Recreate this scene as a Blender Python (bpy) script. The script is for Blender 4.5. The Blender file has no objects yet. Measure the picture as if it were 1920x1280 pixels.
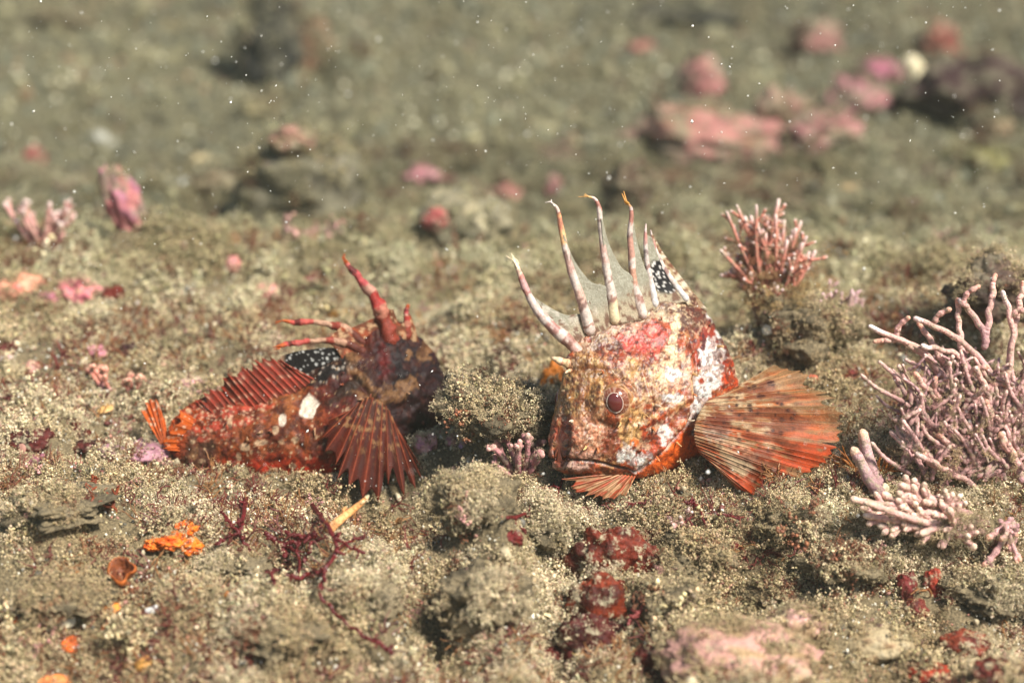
import bpy, math, random
import numpy as np
from mathutils import Vector

# ------------------------------------------------------------------ camera, light
# 1 unit = 10 cm: a close-up of two small fish on the sea floor
scene = bpy.context.scene
scene.unit_settings.scale_length = 0.1
FPX, DIST, PITCH = 3240.0, 4.3, math.radians(14.0)
FWD = np.array([0, math.cos(PITCH), -math.sin(PITCH)])
UP = np.array([0, math.sin(PITCH), math.cos(PITCH)])
RIGHT = np.array([1.0, 0, 0])
CAM = -FWD * DIST
SPX = DIST / FPX

cam_data = bpy.data.cameras.new('camera')
cam = bpy.data.objects.new('camera', cam_data)
scene.collection.objects.link(cam)
cam.location = CAM
cam.rotation_euler = (math.pi / 2 - PITCH, 0, 0)
cam_data.sensor_width = 36
cam_data.lens = 36 * FPX / 1920
cam_data.clip_start, cam_data.clip_end = 0.05, 200
cam_data.dof.use_dof = True
cam_data.dof.focus_distance = DIST + 0.03
cam_data.dof.aperture_fstop = 0.78
scene.camera = cam

TO_SUN = Vector((0.50, -0.50, 0.74)).normalized()
world = bpy.data.worlds.new('World')
scene.world = world
world.use_nodes = True
wn = world.node_tree
sky = wn.nodes.new('ShaderNodeTexSky')
sky.sky_type = 'NISHITA'
sky.sun_disc = False
sky.sun_elevation = math.asin(TO_SUN.z)
sky.sun_rotation = math.atan2(TO_SUN.x, TO_SUN.y)
bg = wn.nodes['Background']
bg.inputs['Strength'].default_value = 0.07
wn.links.new(sky.outputs[0], bg.inputs['Color'])

sun_data = bpy.data.lights.new('sun', 'SUN')
sun_data.energy = 5.0
sun_data.angle = math.radians(11.0)
sun_data.color = (1.0, 0.965, 0.89)
sun = bpy.data.objects.new('sun', sun_data)
scene.collection.objects.link(sun)
sun.rotation_euler = TO_SUN.to_track_quat('Z', 'Y').to_euler()
sun.location = TO_SUN * 20

vs = scene.view_settings
vs.view_transform = 'Standard'
vs.look = 'None'
vs.gamma = 1.0
vs.exposure = 0.70
vs.use_curve_mapping = False
scene.cycles.max_bounces = 6
scene.cycles.diffuse_bounces = 2
scene.cycles.glossy_bounces = 2
scene.cycles.transmission_bounces = 4
scene.cycles.transparent_max_bounces = 8

# ------------------------------------------------------------------ helpers
RNG = np.random.default_rng(7)
random.seed(7)


def P(px, py, d=0.0):
    """world point on the ray of a photo pixel, d photo-pixels beyond the focus plane"""
    px, py, d = np.asarray(px, float), np.asarray(py, float), np.asarray(d, float)
    t = DIST + d * SPX
    return (CAM + t[..., None] * (FWD + ((px - 960) / FPX)[..., None] * RIGHT
                                  + ((640 - py) / FPX)[..., None] * UP))


def S(r, g, b):
    """sRGB 0-255 -> linear"""
    c = np.array([r, g, b], float) / 255
    return np.where(c <= 0.04045, c / 12.92, ((c + 0.055) / 1.055) ** 2.4)


def smooth(x, a, b):
    t = np.clip((x - a) / (b - a), 0, 1)
    return t * t * (3 - 2 * t)


def _hash(i, j, k, seed):
    h = (i.astype(np.int64) * 374761393 + j.astype(np.int64) * 668265263
         + k.astype(np.int64) * 2147483647 + seed * 974711) & 0xffffffff
    h = ((h ^ (h >> 13)) * 1274126177) & 0xffffffff
    h = ((h ^ (h >> 15)) * 2246822519) & 0xffffffff
    h = h ^ (h >> 16)
    return (h & 0xffff) / 32767.5 - 1


def vnoise(x, y, z=0.0, seed=0):
    x, y, z = np.broadcast_arrays(np.asarray(x, float), np.asarray(y, float), np.asarray(z, float))
    i, j, k = np.floor(x), np.floor(y), np.floor(z)
    u, v, w = x - i, y - j, z - k
    u, v, w = u * u * (3 - 2 * u), v * v * (3 - 2 * v), w * w * (3 - 2 * w)
    r = 0
    for a in (0, 1):
        for b in (0, 1):
            for c in (0, 1):
                r = r + (_hash(i + a, j + b, k + c, seed) * (u if a else 1 - u)
                         * (v if b else 1 - v) * (w if c else 1 - w))
    return r


def fbm(x, y, z=0.0, o=4, seed=0):
    r, a, f = 0, 0.5, 1.0
    for n in range(o):
        r = r + a * vnoise(np.asarray(x) * f, np.asarray(y) * f, np.asarray(z) * f, seed + n * 17)
        a *= 0.5
        f *= 2.03
    return r * 1.3


def domes(x, y, seed):
    """packed rounded lumps with sharp creases between them, 0..1"""
    i, j = np.floor(x), np.floor(y)
    best = np.full(np.shape(x), 9.0)
    k = i * 0 + 1
    for di in (-1, 0, 1):
        for dj in (-1, 0, 1):
            cx = i + di + .5 + .42 * _hash(i + di, j + dj, k, seed)
            cy = j + dj + .5 + .42 * _hash(i + di, j + dj, k + 1, seed)
            w = .85 + .3 * _hash(i + di, j + dj, k + 2, seed)
            best = np.minimum(best, np.hypot(x - cx, y - cy) / w)
    return np.sqrt(np.clip(1 - (best / 1.05) ** 2, 0, 1))


def link(o):
    scene.collection.objects.link(o)
    return o


def make_mesh(name, v, f, col=None, smooth_shade=True):
    v = np.asarray(v, float)
    me = bpy.data.meshes.new(name)
    if isinstance(f, np.ndarray):
        n, k = f.shape
        me.vertices.add(len(v))
        me.vertices.foreach_set('co', v.ravel())
        me.loops.add(n * k)
        me.loops.foreach_set('vertex_index', f.astype(np.int32).ravel())
        me.polygons.add(n)
        me.polygons.foreach_set('loop_start', np.arange(0, n * k, k, dtype=np.int32))
        me.polygons.foreach_set('loop_total', np.full(n, k, dtype=np.int32))
        me.update(calc_edges=True)
    else:
        me.from_pydata([tuple(p) for p in v], [], [tuple(map(int, q)) for q in f])
    if smooth_shade:
        me.polygons.foreach_set('use_smooth', np.ones(len(me.polygons), bool))
    if col is not None:
        col = np.asarray(col, float)
        if col.ndim == 1:
            col = np.tile(col, (len(v), 1))
        c = np.ones((len(v), 4))
        c[:, :col.shape[1]] = col
        at = me.attributes.new('Col', 'FLOAT_COLOR', 'POINT')
        at.data.foreach_set('color', c.ravel())
    return me


def obj(name, v, f, mat, parent=None, col=None, smooth_shade=True):
    """one mesh object from world-space vertices"""
    v = np.asarray(v, float)
    if parent is not None:
        org = np.zeros(3)
        q = parent
        while q is not None:
            org = org + np.array(q.location)
            q = q.parent
    else:
        org = np.array([v[:, 0].mean(), v[:, 1].mean(), v[:, 2].min()])
    me = make_mesh(name, v - org, f, col, smooth_shade)
    me.materials.append(mat)
    o = bpy.data.objects.new(name, me)
    o.parent = parent
    if parent is None:
        o.location = org
    return link(o)


def tag(o, label=None, cat=None, group=None, kind=None):
    for k, val in (('label', label), ('category', cat), ('group', group), ('kind', kind)):
        if val:
            o[k] = val
    return o


def thing(name, loc, label, cat, group=None):
    o = bpy.data.objects.new(name, None)
    o.empty_display_size = 0.05
    o.location = loc
    return tag(link(o), label, cat, group)


def spline(pts, n):
    """Catmull-Rom through rows of pts (any width), n samples, uniform in chord length"""
    p = np.asarray(pts, float)
    if len(p) == 2:
        t = np.linspace(0, 1, n)[:, None]
        return p[0] * (1 - t) + p[1] * t
    q = np.vstack([2 * p[0] - p[1], p, 2 * p[-1] - p[-2]])
    t = np.linspace(0, len(p) - 1 - 1e-9, n)
    i = t.astype(int)
    u = (t - i)[:, None]
    a, b, c, d = q[i], q[i + 1], q[i + 2], q[i + 3]
    return 0.5 * (2 * b + (c - a) * u + (2 * a - 5 * b + 4 * c - d) * u ** 2 + (3 * b - a - 3 * c + d) * u ** 3)


def tube(pts, rad, n=8, flat=1.0, bump=0.0, seed=0):
    """tapered round-ended tube along world points"""
    p = np.asarray(pts, float)
    m = len(p)
    r = np.asarray(rad, float) * np.ones(m)
    t = np.gradient(p, axis=0)
    t /= np.linalg.norm(t, axis=1, keepdims=True) + 1e-12
    ref = np.array([0.13, -0.9, 0.3])
    a = np.cross(t, ref)
    a /= np.linalg.norm(a, axis=1, keepdims=True) + 1e-9
    b = np.cross(t, a)
    p = np.vstack([p[0] - t[0] * r[0] * .7, p, p[-1] + t[-1] * r[-1] * .7])
    r = np.concatenate([[r[0] * .55], r, [r[-1] * .55]])
    a, b = np.vstack([a[:1], a, a[-1:]]), np.vstack([b[:1], b, b[-1:]])
    th = np.linspace(0, 2 * np.pi, n, endpoint=False)
    v = p[:, None] + r[:, None, None] * (np.cos(th)[None, :, None] * a[:, None] + flat * np.sin(th)[None, :, None] * b[:, None])
    if bump:
        k = fbm(v[..., 0] * 60, v[..., 1] * 60, v[..., 2] * 60, 2, seed)
        v = p[:, None] + (v - p[:, None]) * (1 + bump * k[..., None])
    M = len(p)
    v = v.reshape(-1, 3)
    i, j = np.meshgrid(np.arange(M - 1), np.arange(n), indexing='ij')
    j2 = (j + 1) % n
    f = np.stack([i * n + j, i * n + j2, (i + 1) * n + j2, (i + 1) * n + j], -1).reshape(-1, 4)
    v = np.vstack([v, p[0] - t[0] * r[0] * .5, p[-1] + t[-1] * r[-1] * .5])
    c0 = len(v) - 2
    f = [tuple(q) for q in f]
    for j in range(n):
        f.append((c0, (j + 1) % n, j))
        f.append((c0 + 1, (M - 1) * n + j, (M - 1) * n + (j + 1) % n))
    along = np.concatenate([np.repeat(np.linspace(0, 1, M), n), [0, 1]])
    return v, f, along


def grid_faces(m, n, wrap=False):
    i, j = np.meshgrid(np.arange(m - 1), np.arange(n if wrap else n - 1), indexing='ij')
    j2 = (j + 1) % n
    return np.stack([i * n + j, i * n + j2, (i + 1) * n + j2, (i + 1) * n + j], -1).reshape(-1, 4)


# ------------------------------------------------------------------ materials
def vcol_mat(name, rough=0.6, fine=0.25, fine_scale=300.0, bump=0.3, bump_scale=120.0, bump_dist=0.004,
             sss=0.0, translucent=0.0, transparent=0.0, spec=0.4, dust=0.0, dust_scale=30.0, dust_at=0.55):
    m = bpy.data.materials.new(name)
    m.use_nodes = True
    nt = m.node_tree
    N, L = nt.nodes, nt.links
    bs = N['Principled BSDF']
    at = N.new('ShaderNodeAttribute')
    at.attribute_name = 'Col'
    tc = N.new('ShaderNodeTexCoord')
    nz = N.new('ShaderNodeTexNoise')
    nz.inputs['Scale'].default_value = fine_scale
    nz.inputs['Detail'].default_value = 3
    L.new(tc.outputs['Object'], nz.inputs['Vector'])
    mr = N.new('ShaderNodeMapRange')
    mr.inputs['From Min'].default_value = 0.3
    mr.inputs['From Max'].default_value = 0.7
    mr.inputs['To Min'].default_value = 1 - fine
    mr.inputs['To Max'].default_value = 1 + fine
    L.new(nz.outputs['Fac'], mr.inputs['Value'])
    mx = N.new('ShaderNodeVectorMath')
    mx.operation = 'MULTIPLY'
    L.new(at.outputs['Color'], mx.inputs[0])
    L.new(mr.outputs['Result'], mx.inputs[1])
    color = mx.outputs[0]
    if dust:
        dn = N.new('ShaderNodeTexNoise')
        dn.inputs['Scale'].default_value = dust_scale
        dn.inputs['Detail'].default_value = 8
        dn.inputs['Roughness'].default_value = 0.75
        L.new(tc.outputs['Object'], dn.inputs['Vector'])
        dr = N.new('ShaderNodeMapRange')
        dr.inputs['From Min'].default_value = dust_at
        dr.inputs['From Max'].default_value = dust_at + 0.06
        dr.inputs['To Max'].default_value = dust
        L.new(dn.outputs['Fac'], dr.inputs['Value'])
        mc = N.new('ShaderNodeMix')
        mc.data_type = 'RGBA'
        L.new(dr.outputs['Result'], mc.inputs['Factor'])
        L.new(color, mc.inputs[6])
        mc.inputs[7].default_value = (0.36, 0.30, 0.19, 1) if rough < .8 else (0.20, 0.18, 0.11, 1)
        color = mc.outputs[2]
    L.new(color, bs.inputs['Base Color'])
    bs.inputs['Roughness'].default_value = rough
    bs.inputs['Specular IOR Level'].default_value = spec
    if sss:
        bs.inputs['Subsurface Weight'].default_value = sss
        bs.inputs['Subsurface Scale'].default_value = 0.01
        bs.inputs['Subsurface Radius'].default_value = (1, .4, .2)
    if bump:
        bn = N.new('ShaderNodeTexNoise')
        bn.inputs['Scale'].default_value = bump_scale
        bn.inputs['Detail'].default_value = 4
        L.new(tc.outputs['Object'], bn.inputs['Vector'])
        bp = N.new('ShaderNodeBump')
        bp.inputs['Strength'].default_value = bump
        bp.inputs['Distance'].default_value = bump_dist
        L.new(bn.outputs['Fac'], bp.inputs['Height'])
        L.new(bp.outputs['Normal'], bs.inputs['Normal'])
    out = N['Material Output']
    sh = bs.outputs[0]
    if translucent:
        tr = N.new('ShaderNodeBsdfTranslucent')
        L.new(color, tr.inputs['Color'])
        ms = N.new('ShaderNodeMixShader')
        ms.inputs[0].default_value = translucent
        L.new(sh, ms.inputs[1])
        L.new(tr.outputs[0], ms.inputs[2])
        sh = ms.outputs[0]
    if transparent:
        tp = N.new('ShaderNodeBsdfTransparent')
        ms = N.new('ShaderNodeMixShader')
        L.new(sh, ms.inputs[1])
        L.new(tp.outputs[0], ms.inputs[2])
        mm = N.new('ShaderNodeMath')          # alpha of the vertex colour thins the membrane
        mm.operation = 'MULTIPLY_ADD'
        mm.inputs[1].default_value = -1.0
        mm.inputs[2].default_value = 1.0
        L.new(at.outputs['Alpha'], mm.inputs[0])
        L.new(mm.outputs[0], ms.inputs[0])
        sh = ms.outputs[0]
    L.new(sh, out.inputs['Surface'])
    return m


M_SKIN = vcol_mat('fish_skin', rough=0.42, fine=0.28, fine_scale=260, bump=0.55, bump_scale=150, bump_dist=0.004, sss=0.06, spec=0.5)
M_SKIN_DARK = vcol_mat('dark_fish_skin', rough=0.6, fine=0.3, fine_scale=240, bump=0.55, bump_scale=140, bump_dist=0.004, spec=0.2)
M_FIN_DARK = vcol_mat('dark_fin_membrane', rough=0.6, fine=0.3, fine_scale=300, bump=0.3, bump_scale=150, translucent=0.2, transparent=1.0, spec=0.15)
M_SPINE_DARK = vcol_mat('dark_fin_spine', rough=0.6, fine=0.3, fine_scale=200, bump=0.5, bump_scale=130, spec=0.2)
M_FIN = vcol_mat('fin_membrane', rough=0.5, spec=0.25, fine=0.25, fine_scale=340, bump=0.3, bump_scale=160, translucent=0.3, transparent=1.0)
M_SPINE = vcol_mat('fin_spine', rough=0.45, fine=0.2, fine_scale=220, bump=0.3, bump_scale=140)
M_EYE = vcol_mat('eye_ball', rough=0.12, fine=0.3, fine_scale=320, bump=0.0, spec=0.6)
M_PUPIL = vcol_mat('eye_pupil', rough=0.10, fine=0.05, fine_scale=60, bump=0.0, spec=0.6)
M_CORAL = vcol_mat('coralline', rough=0.75, fine=0.3, fine_scale=240, bump=0.8, bump_scale=150, bump_dist=0.005, dust=0.75, dust_scale=45, dust_at=0.52)
M_ALGA = vcol_mat('red_alga', rough=0.4, fine=0.3, fine_scale=120, bump=0.3, translucent=0.25)
M_SPONGE = vcol_mat('sponge', rough=0.55, fine=0.3, fine_scale=180, bump=0.7, bump_scale=110, bump_dist=0.006, sss=0.08)
M_CRUST = vcol_mat('coralline_crust', rough=0.7, fine=0.3, fine_scale=120, bump=0.7, bump_scale=70, bump_dist=0.008, dust=0.85, dust_scale=26, dust_at=0.56)
M_CRUST_WET = vcol_mat('red_crust', rough=0.62, fine=0.4, fine_scale=110, bump=0.9, bump_scale=70, bump_dist=0.010, spec=0.25, dust=0.95, dust_scale=30, dust_at=0.53)
M_CRUST_FAR = vcol_mat('silted_crust', rough=0.8, fine=0.3, fine_scale=60, bump=0.6, bump_scale=40, bump_dist=0.01, dust=0.75, dust_scale=9, dust_at=0.47)
M_ROCK = vcol_mat('rock', rough=0.85, fine=0.4, fine_scale=60, bump=0.8, bump_scale=30, bump_dist=0.02, dust=0.5, dust_scale=12, dust_at=0.5)
M_BED = vcol_mat('seabed_sand', rough=0.9, fine=0.5, fine_scale=200, bump=1.0, bump_scale=110, bump_dist=0.01)
M_SHELL = vcol_mat('shell', rough=0.45, fine=0.15, fine_scale=90, bump=0.3, bump_scale=60)
M_FLAKE = vcol_mat('flake', rough=0.7, fine=0.1, bump=0)


def tuft_mat():
    m = bpy.data.materials.new('sediment_tuft')
    m.use_nodes = True
    N, L = m.node_tree.nodes, m.node_tree.links
    bs = N['Principled BSDF']
    a = N.new('ShaderNodeAttribute')
    a.attribute_name = 'Col'
    t = N.new('ShaderNodeAttribute')
    t.attribute_type = 'INSTANCER'
    t.attribute_name = 'tint'
    mx = N.new('ShaderNodeVectorMath')
    mx.operation = 'MULTIPLY'
    L.new(a.outputs['Color'], mx.inputs[0])
    L.new(t.outputs['Color'], mx.inputs[1])
    L.new(mx.outputs[0], bs.inputs['Base Color'])
    bs.inputs['Roughness'].default_value = 0.6
    bs.inputs['Specular IOR Level'].default_value = 0.5
    return m


M_TUFT = tuft_mat()

# ------------------------------------------------------------------ the sea floor
_py = np.linspace(-4, 20, 2401)
_pz = np.interp(_py, [-4, -1.2, -0.7, -0.1, 0.12, 1.25, 1.6, 2.1, 3, 4, 5, 7, 20], [-0.95, -0.76, -0.62, -0.38, -0.375, -0.06, -0.10, -0.13, -0.12, 0.02, 0.17, 0.53, 3.6])
_k = np.hanning(31)
_pz = np.convolve(np.pad(_pz, 15, mode='edge'), _k / _k.sum(), mode='valid')
BUMPS = [  # x, y, sx, sy, amplitude
    (-0.55, 0.30, 0.34, 0.13, -0.10),    # hollow under the dark fish
    (-0.56, 0.02, 0.30, 0.14, -0.115),   # crest in front of it
    (-0.24, -0.05, 0.13, 0.16, -0.30),   # channel between the two fish
    (-0.17, -0.48, 0.07, 0.13, -0.16),  # diagonal cleft below it
    (-0.08, -0.60, 0.06, 0.06, -0.07),
    (-0.63, -0.36, 0.14, 0.065, -0.15),   # dark pit in the left foreground
    (-0.62, -0.50, 0.16, 0.05, 0.04),
    (-0.07, -0.30, 0.11, 0.10, 0.07),
    (0.10, -0.52, 0.05, 0.10, -0.07),
    (0.62, -0.28, 0.10, 0.05, -0.09),
    (-0.40, -0.36, 0.16, 0.12, 0.05),
    (-1.05, -0.30, 0.22, 0.14, 0.05),
    (-0.90, -0.62, 0.20, 0.08, -0.06),
    (0.45, -0.42, 0.14, 0.10, 0.05),
    (0.30, -0.62, 0.10, 0.08, -0.07),
    (0.85, -0.60, 0.16, 0.10, -0.07),
    (0.02, 0.20, 0.11, 0.12, 0.17),      # lump between the fish
    (-0.18, 0.55, 0.14, 0.13, -0.08),
    (0.36, 0.22, 0.25, 0.18, -0.05),
    (0.68, 0.52, 0.16, 0.15, 0.10),      # knoll under the upright bush
    (0.90, 0.45, 0.14, 0.20, 0.06),
    (1.10, 0.05, 0.22, 0.22, 0.10),      # knoll under the branching coralline
    (1.25, 0.70, 0.22, 0.16, 0.12),
    (0.95, 0.72, 0.13, 0.10, -0.10),
    (-1.35, 1.30, 0.55, 0.20, 0.07),
    (0.25, 1.15, 0.60, 0.30, -0.05),
    (0.70, -0.50, 0.12, 0.10, 0.04),
    (0.52, -0.72, 0.20, 0.12, 0.05),
    (-1.10, 0.05, 0.18, 0.12, 0.03),
    (-1.0, 0.28, 0.12, 0.10, -0.05),
    # far slope
    (-2.0, 3.6, 0.7, 0.5, -0.12), (0.0, 3.0, 0.9, 0.35, -0.10), (1.2, 4.2, 0.8, 0.5, 0.12), (-1.0, 5.6, 0.8, 0.5, 0.10),
    (1.6, 7.0, 1.2, 0.7, 0.22), (0.9, 8.3, 0.9, 0.35, -0.25), (-0.2, 6.6, 1.0, 0.6, 0.08),
]


def H(x, y, fine=True):
    x, y = np.asarray(x, float), np.asarray(y, float)
    yw = y + smooth(y, .5, 1.2) * (1 - smooth(y, 2, 3)) * (.22 * fbm(x * 1.3, 0.0, 0, 3, 71) + .08 * np.sin(x * 5 + 1))
    z = np.interp(yw, _py, _pz)
    z = z - 0.13 * smooth(x, -0.03, 0.10) * smooth(-y, 0.15, 0.27) * (1 - smooth(-y, .40, .75))
    z = z - 0.035 * smooth(x, 0.02, 0.12) * (1 - smooth(x, .5, .8)) * np.exp(-((y + .10) / .07) ** 2)          # rock face dropping to the camera
    for bx, by, sx, sy, a in BUMPS:
        z = z + a * np.exp(-((x - bx) / sx) ** 2 - ((y - by) / sy) ** 2)
    far = smooth(y, 1.4, 2.6)
    z = z + (0.035 + 0.04 * far) * fbm(x * 2.6, y * 2.6, 0, 3, 3)
    lump = fbm(x * 9, y * 9, 0.3, 3, 11)
    z = z + (0.048 + .05 * smooth(y, .9, 1.4) * (1 - smooth(y, 3, 4))) * lump + 0.016 * (np.abs(fbm(x * 5, y * 5, 0.7, 2, 5)) * 2 - .6)
    wx, wy = .05 * vnoise(x * 9, y * 9, 4.0, 61), .05 * vnoise(x * 9, y * 9, 9.0, 62)
    z = z + (.055 * (1 - far) + .08 * far * (1 - smooth(y, 3.2, 4.5))) * (domes((x + wx) * 6.5, (y + wy) * 5.5, 63) - .6)
    if fine:
        z = z + .024 * (1 - far) * (domes((x + wx) * 19, (y + wy) * 17, 64) - .6)
        z = z + 0.010 * fbm(x * 24, y * 24, 0.1, 2, 23)
    return z


def ground(px, py, lift=0.0):
    """where the ray of a photo pixel meets the sea floor (and its distance)"""
    t = np.linspace(2.4, 18, 3200)
    d = FWD + (px - 960) / FPX * RIGHT + (640 - py) / FPX * UP
    q = CAM + t[:, None] * d
    hit = np.nonzero(q[:, 2] < H(q[:, 0], q[:, 1], False) + lift)[0]
    i = hit[0] if len(hit) else len(t) - 1
    return q[i], t[i]


def gd(px, py, lift=0.0):
    """depth parameter d (photo pixels beyond focus) of the floor under a pixel"""
    return (ground(px, py, lift)[1] - DIST) / SPX


xs = np.concatenate([np.linspace(-9, -2.1, 40)[:-1], np.arange(-2.1, 2.1, 0.0125), np.linspace(2.1, 9, 40)])
ys = np.concatenate([np.linspace(-3.2, -1.5, 20)[:-1], np.arange(-1.5, 1.7, 0.0115), np.linspace(1.7, 10, 230)[:-1], np.linspace(10, 19, 30)])
gx, gy = np.meshgrid(xs, ys, indexing='xy')
gz = H(gx, gy)
tint = fbm(gx * 3, gy * 3, 0, 3, 41)
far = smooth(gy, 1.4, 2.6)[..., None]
c_near = S(112, 98, 72) * (1 + 0.25 * tint[..., None])  # dark silt, deepened for the shade in gaps between tufts
c_far = S(92, 87, 64) * (1 + 0.25 * tint[..., None])  # far bed coloured darker to imitate light falling off with distance
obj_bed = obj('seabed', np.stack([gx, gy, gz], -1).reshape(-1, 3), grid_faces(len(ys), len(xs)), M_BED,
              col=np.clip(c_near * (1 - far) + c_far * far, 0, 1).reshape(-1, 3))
tag(obj_bed, 'sandy sea floor rising from the foreground shelf to a blurred slope', None, None, 'structure')

# ------------------------------------------------------------------ scattered stuff (turf, grains, pebbles)
OCTA_V = np.array([[1, 0, 0], [-1, 0, 0], [0, 1, 0], [0, -1, 0], [0, 0, 1], [0, 0, -1]], float)
OCTA_F = np.array([[0, 2, 4], [2, 1, 4], [1, 3, 4], [3, 0, 4], [2, 0, 5], [1, 2, 5], [3, 1, 5], [0, 3, 5]])


def octas(cent, size, rng, stretch=0.5):
    n = len(cent)
    q, _ = np.linalg.qr(rng.normal(size=(n, 3, 3)))
    sc = size[:, None] * (1 + stretch * rng.uniform(-1, 1, (n, 3)))
    v = OCTA_V[None] * sc[:, None, :] * (1 + .3 * rng.uniform(-1, 1, (n, 6, 1)))
    v = np.einsum('nij,nkj->nki', q, v) + cent[:, None]
    f = OCTA_F[None] + (np.arange(n) * 6)[:, None, None]
    return v.reshape(-1, 3), f.reshape(-1, 3)


def proto(name, v, f, col, coll):
    me = make_mesh(name, v, f, col, False)
    me.materials.append(M_TUFT)
    o = bpy.data.objects.new(name, me)
    coll.objects.link(o)
    return o


def tuft_proto(coll, i, n_str, n_gr, spread, gsize, curl=.35):
    rng = np.random.default_rng(100 + i)
    cs, sz = [], []
    for s in range(n_str):
        az = rng.uniform(0, 2 * np.pi)
        tilt = rng.uniform(0.05, spread)
        d = np.array([math.cos(az) * math.sin(tilt), math.sin(az) * math.sin(tilt), math.cos(tilt)])
        p = np.array([rng.normal(0, .25), rng.normal(0, .25), -.15])
        Ls = rng.uniform(.5, 1.1) / n_gr
        for k in range(n_gr):
            d = d + rng.normal(0, curl, 3)
            d /= np.linalg.norm(d)
            p = p + d * Ls
            for _ in range(2):
                cs.append(p + rng.normal(0, .055, 3))
                sz.append(gsize * rng.uniform(.5, 1.25))
    cs, sz = np.array(cs), np.array(sz)
    v, f = octas(cs, sz, rng)
    g = rng.uniform(.62, 1.15, (len(cs), 1)) * np.array([[1, 1, 1]]) * (1 + rng.normal(0, .05, (len(cs), 3)))
    br = rng.uniform(size=len(cs)) < .07
    g[br] = np.array([1.7, 1.75, 1.9])
    dk = rng.uniform(size=len(cs)) < .10
    g[dk] *= .35
    return proto('sediment_tuft_%02d' % i, v, f, np.repeat(g, 6, 0), coll)


def strand_proto(coll, i):
    rng = np.random.default_rng(300 + i)
    V, F, n = [], [], 0
    for s in range(5):
        p = np.array([rng.normal(0, .15), rng.normal(0, .15), -.1])
        d = np.array([rng.normal(0, .6), rng.normal(0, .6), 1.0])
        pts = [p]
        for k in range(5):
            d = d / np.linalg.norm(d) + rng.normal(0, .35, 3)
            pts.append(pts[-1] + d / np.linalg.norm(d) * .24)
        v, f, _ = tube(np.array(pts), np.linspace(.045, .018, 6), 4)
        V.append(v)
        F += [tuple(k + n for k in q) for q in f]
        n += len(v)
    v = np.vstack(V)
    return proto('filament_tuft_%02d' % i, v, F, np.ones((len(v), 3)), coll)


def pebble_proto(coll, i):
    rng = np.random.default_rng(500 + i)
    n, m = 7, 9
    th, ph = np.linspace(0.02, np.pi - .02, n), np.linspace(0, 2 * np.pi, m, endpoint=False)
    T, F_ = np.meshgrid(th, ph, indexing='ij')
    v = np.stack([np.sin(T) * np.cos(F_), np.sin(T) * np.sin(F_), np.cos(T)], -1).reshape(-1, 3)
    v *= (1 + .35 * vnoise(v[:, 0] * 1.7, v[:, 1] * 1.7, v[:, 2] * 1.7, 50 + i))[:, None]
    v *= np.array([1, rng.uniform(.6, .9), rng.uniform(.45, .75)])
    return proto('pebble_%02d' % i, v, grid_faces(n, m, True), np.ones((len(v), 3)), coll)


def scatter(name, coll, pos, rot, scl, idx, tint, label, kind='stuff', cat=None):
    me = bpy.data.meshes.new(name)
    n = len(pos)
    me.vertices.add(n)
    me.vertices.foreach_set('co', np.asarray(pos, float).ravel())
    for an, ty, arr, key in (('rot', 'FLOAT_VECTOR', rot, 'vector'), ('scl', 'FLOAT', scl, 'value'), ('idx', 'INT', idx, 'value')):
        a = me.attributes.new(an, ty, 'POINT')
        a.data.foreach_set(key, np.ascontiguousarray(arr).ravel())
    a = me.attributes.new('tint', 'FLOAT_COLOR', 'POINT')
    c = np.ones((n, 4))
    c[:, :3] = np.clip(tint, 0.003, .9)
    a.data.foreach_set('color', c.ravel())
    o = link(bpy.data.objects.new(name, me))
    ng = bpy.data.node_groups.new(name, 'GeometryNodeTree')
    ng.interface.new_socket('Geometry', in_out='INPUT', socket_type='NodeSocketGeometry')
    ng.interface.new_socket('Geometry', in_out='OUTPUT', socket_type='NodeSocketGeometry')
    N, L = ng.nodes, ng.links
    gi, go = N.new('NodeGroupInput'), N.new('NodeGroupOutput')
    ci = N.new('GeometryNodeCollectionInfo')
    ci.inputs['Collection'].default_value = coll
    ci.inputs['Separate Children'].default_value = True
    ci.inputs['Reset Children'].default_value = True
    ip = N.new('GeometryNodeInstanceOnPoints')
    ip.inputs['Pick Instance'].default_value = True

    def named(an, ty):
        q = N.new('GeometryNodeInputNamedAttribute')
        q.data_type = ty
        q.inputs['Name'].default_value = an
        return q.outputs[0]
    L.new(gi.outputs[0], ip.inputs['Points'])
    L.new(ci.outputs[0], ip.inputs['Instance'])
    L.new(named('idx', 'INT'), ip.inputs['Instance Index'])
    L.new(named('rot', 'FLOAT_VECTOR'), ip.inputs['Rotation'])
    L.new(named('scl', 'FLOAT'), ip.inputs['Scale'])
    L.new(ip.outputs[0], go.inputs[0])
    md = o.modifiers.new('scatter', 'NODES')
    md.node_group = ng
    me.materials.append(M_TUFT)
    return tag(o, label, cat, None, kind)


def in_view(p, mx=140, my=120):
    r = p - CAM
    z = r @ FWD
    u = 960 + r @ RIGHT / z * FPX
    v = 640 - r @ UP / z * FPX
    return (u > -mx) & (u < 1920 + mx) & (v > -my) & (v < 1280 + my)


EXTRA = []            # tufts growing on stones and crusts: (positions, normals, scale, tint)
NO_TURF = []          # (x, y, r) kept free of turf

# ------------------------------------------------------------------ lumps: stones, sponges, crusts
def sphere_grid(n, m):
    th, ph = np.linspace(0.0, np.pi, n), np.linspace(0, 2 * np.pi, m, endpoint=False)
    T, F_ = np.meshgrid(th, ph, indexing='ij')
    return np.stack([np.sin(T) * np.cos(F_), np.sin(T) * np.sin(F_), np.cos(T)], -1).reshape(-1, 3), grid_faces(n, m, True)


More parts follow.
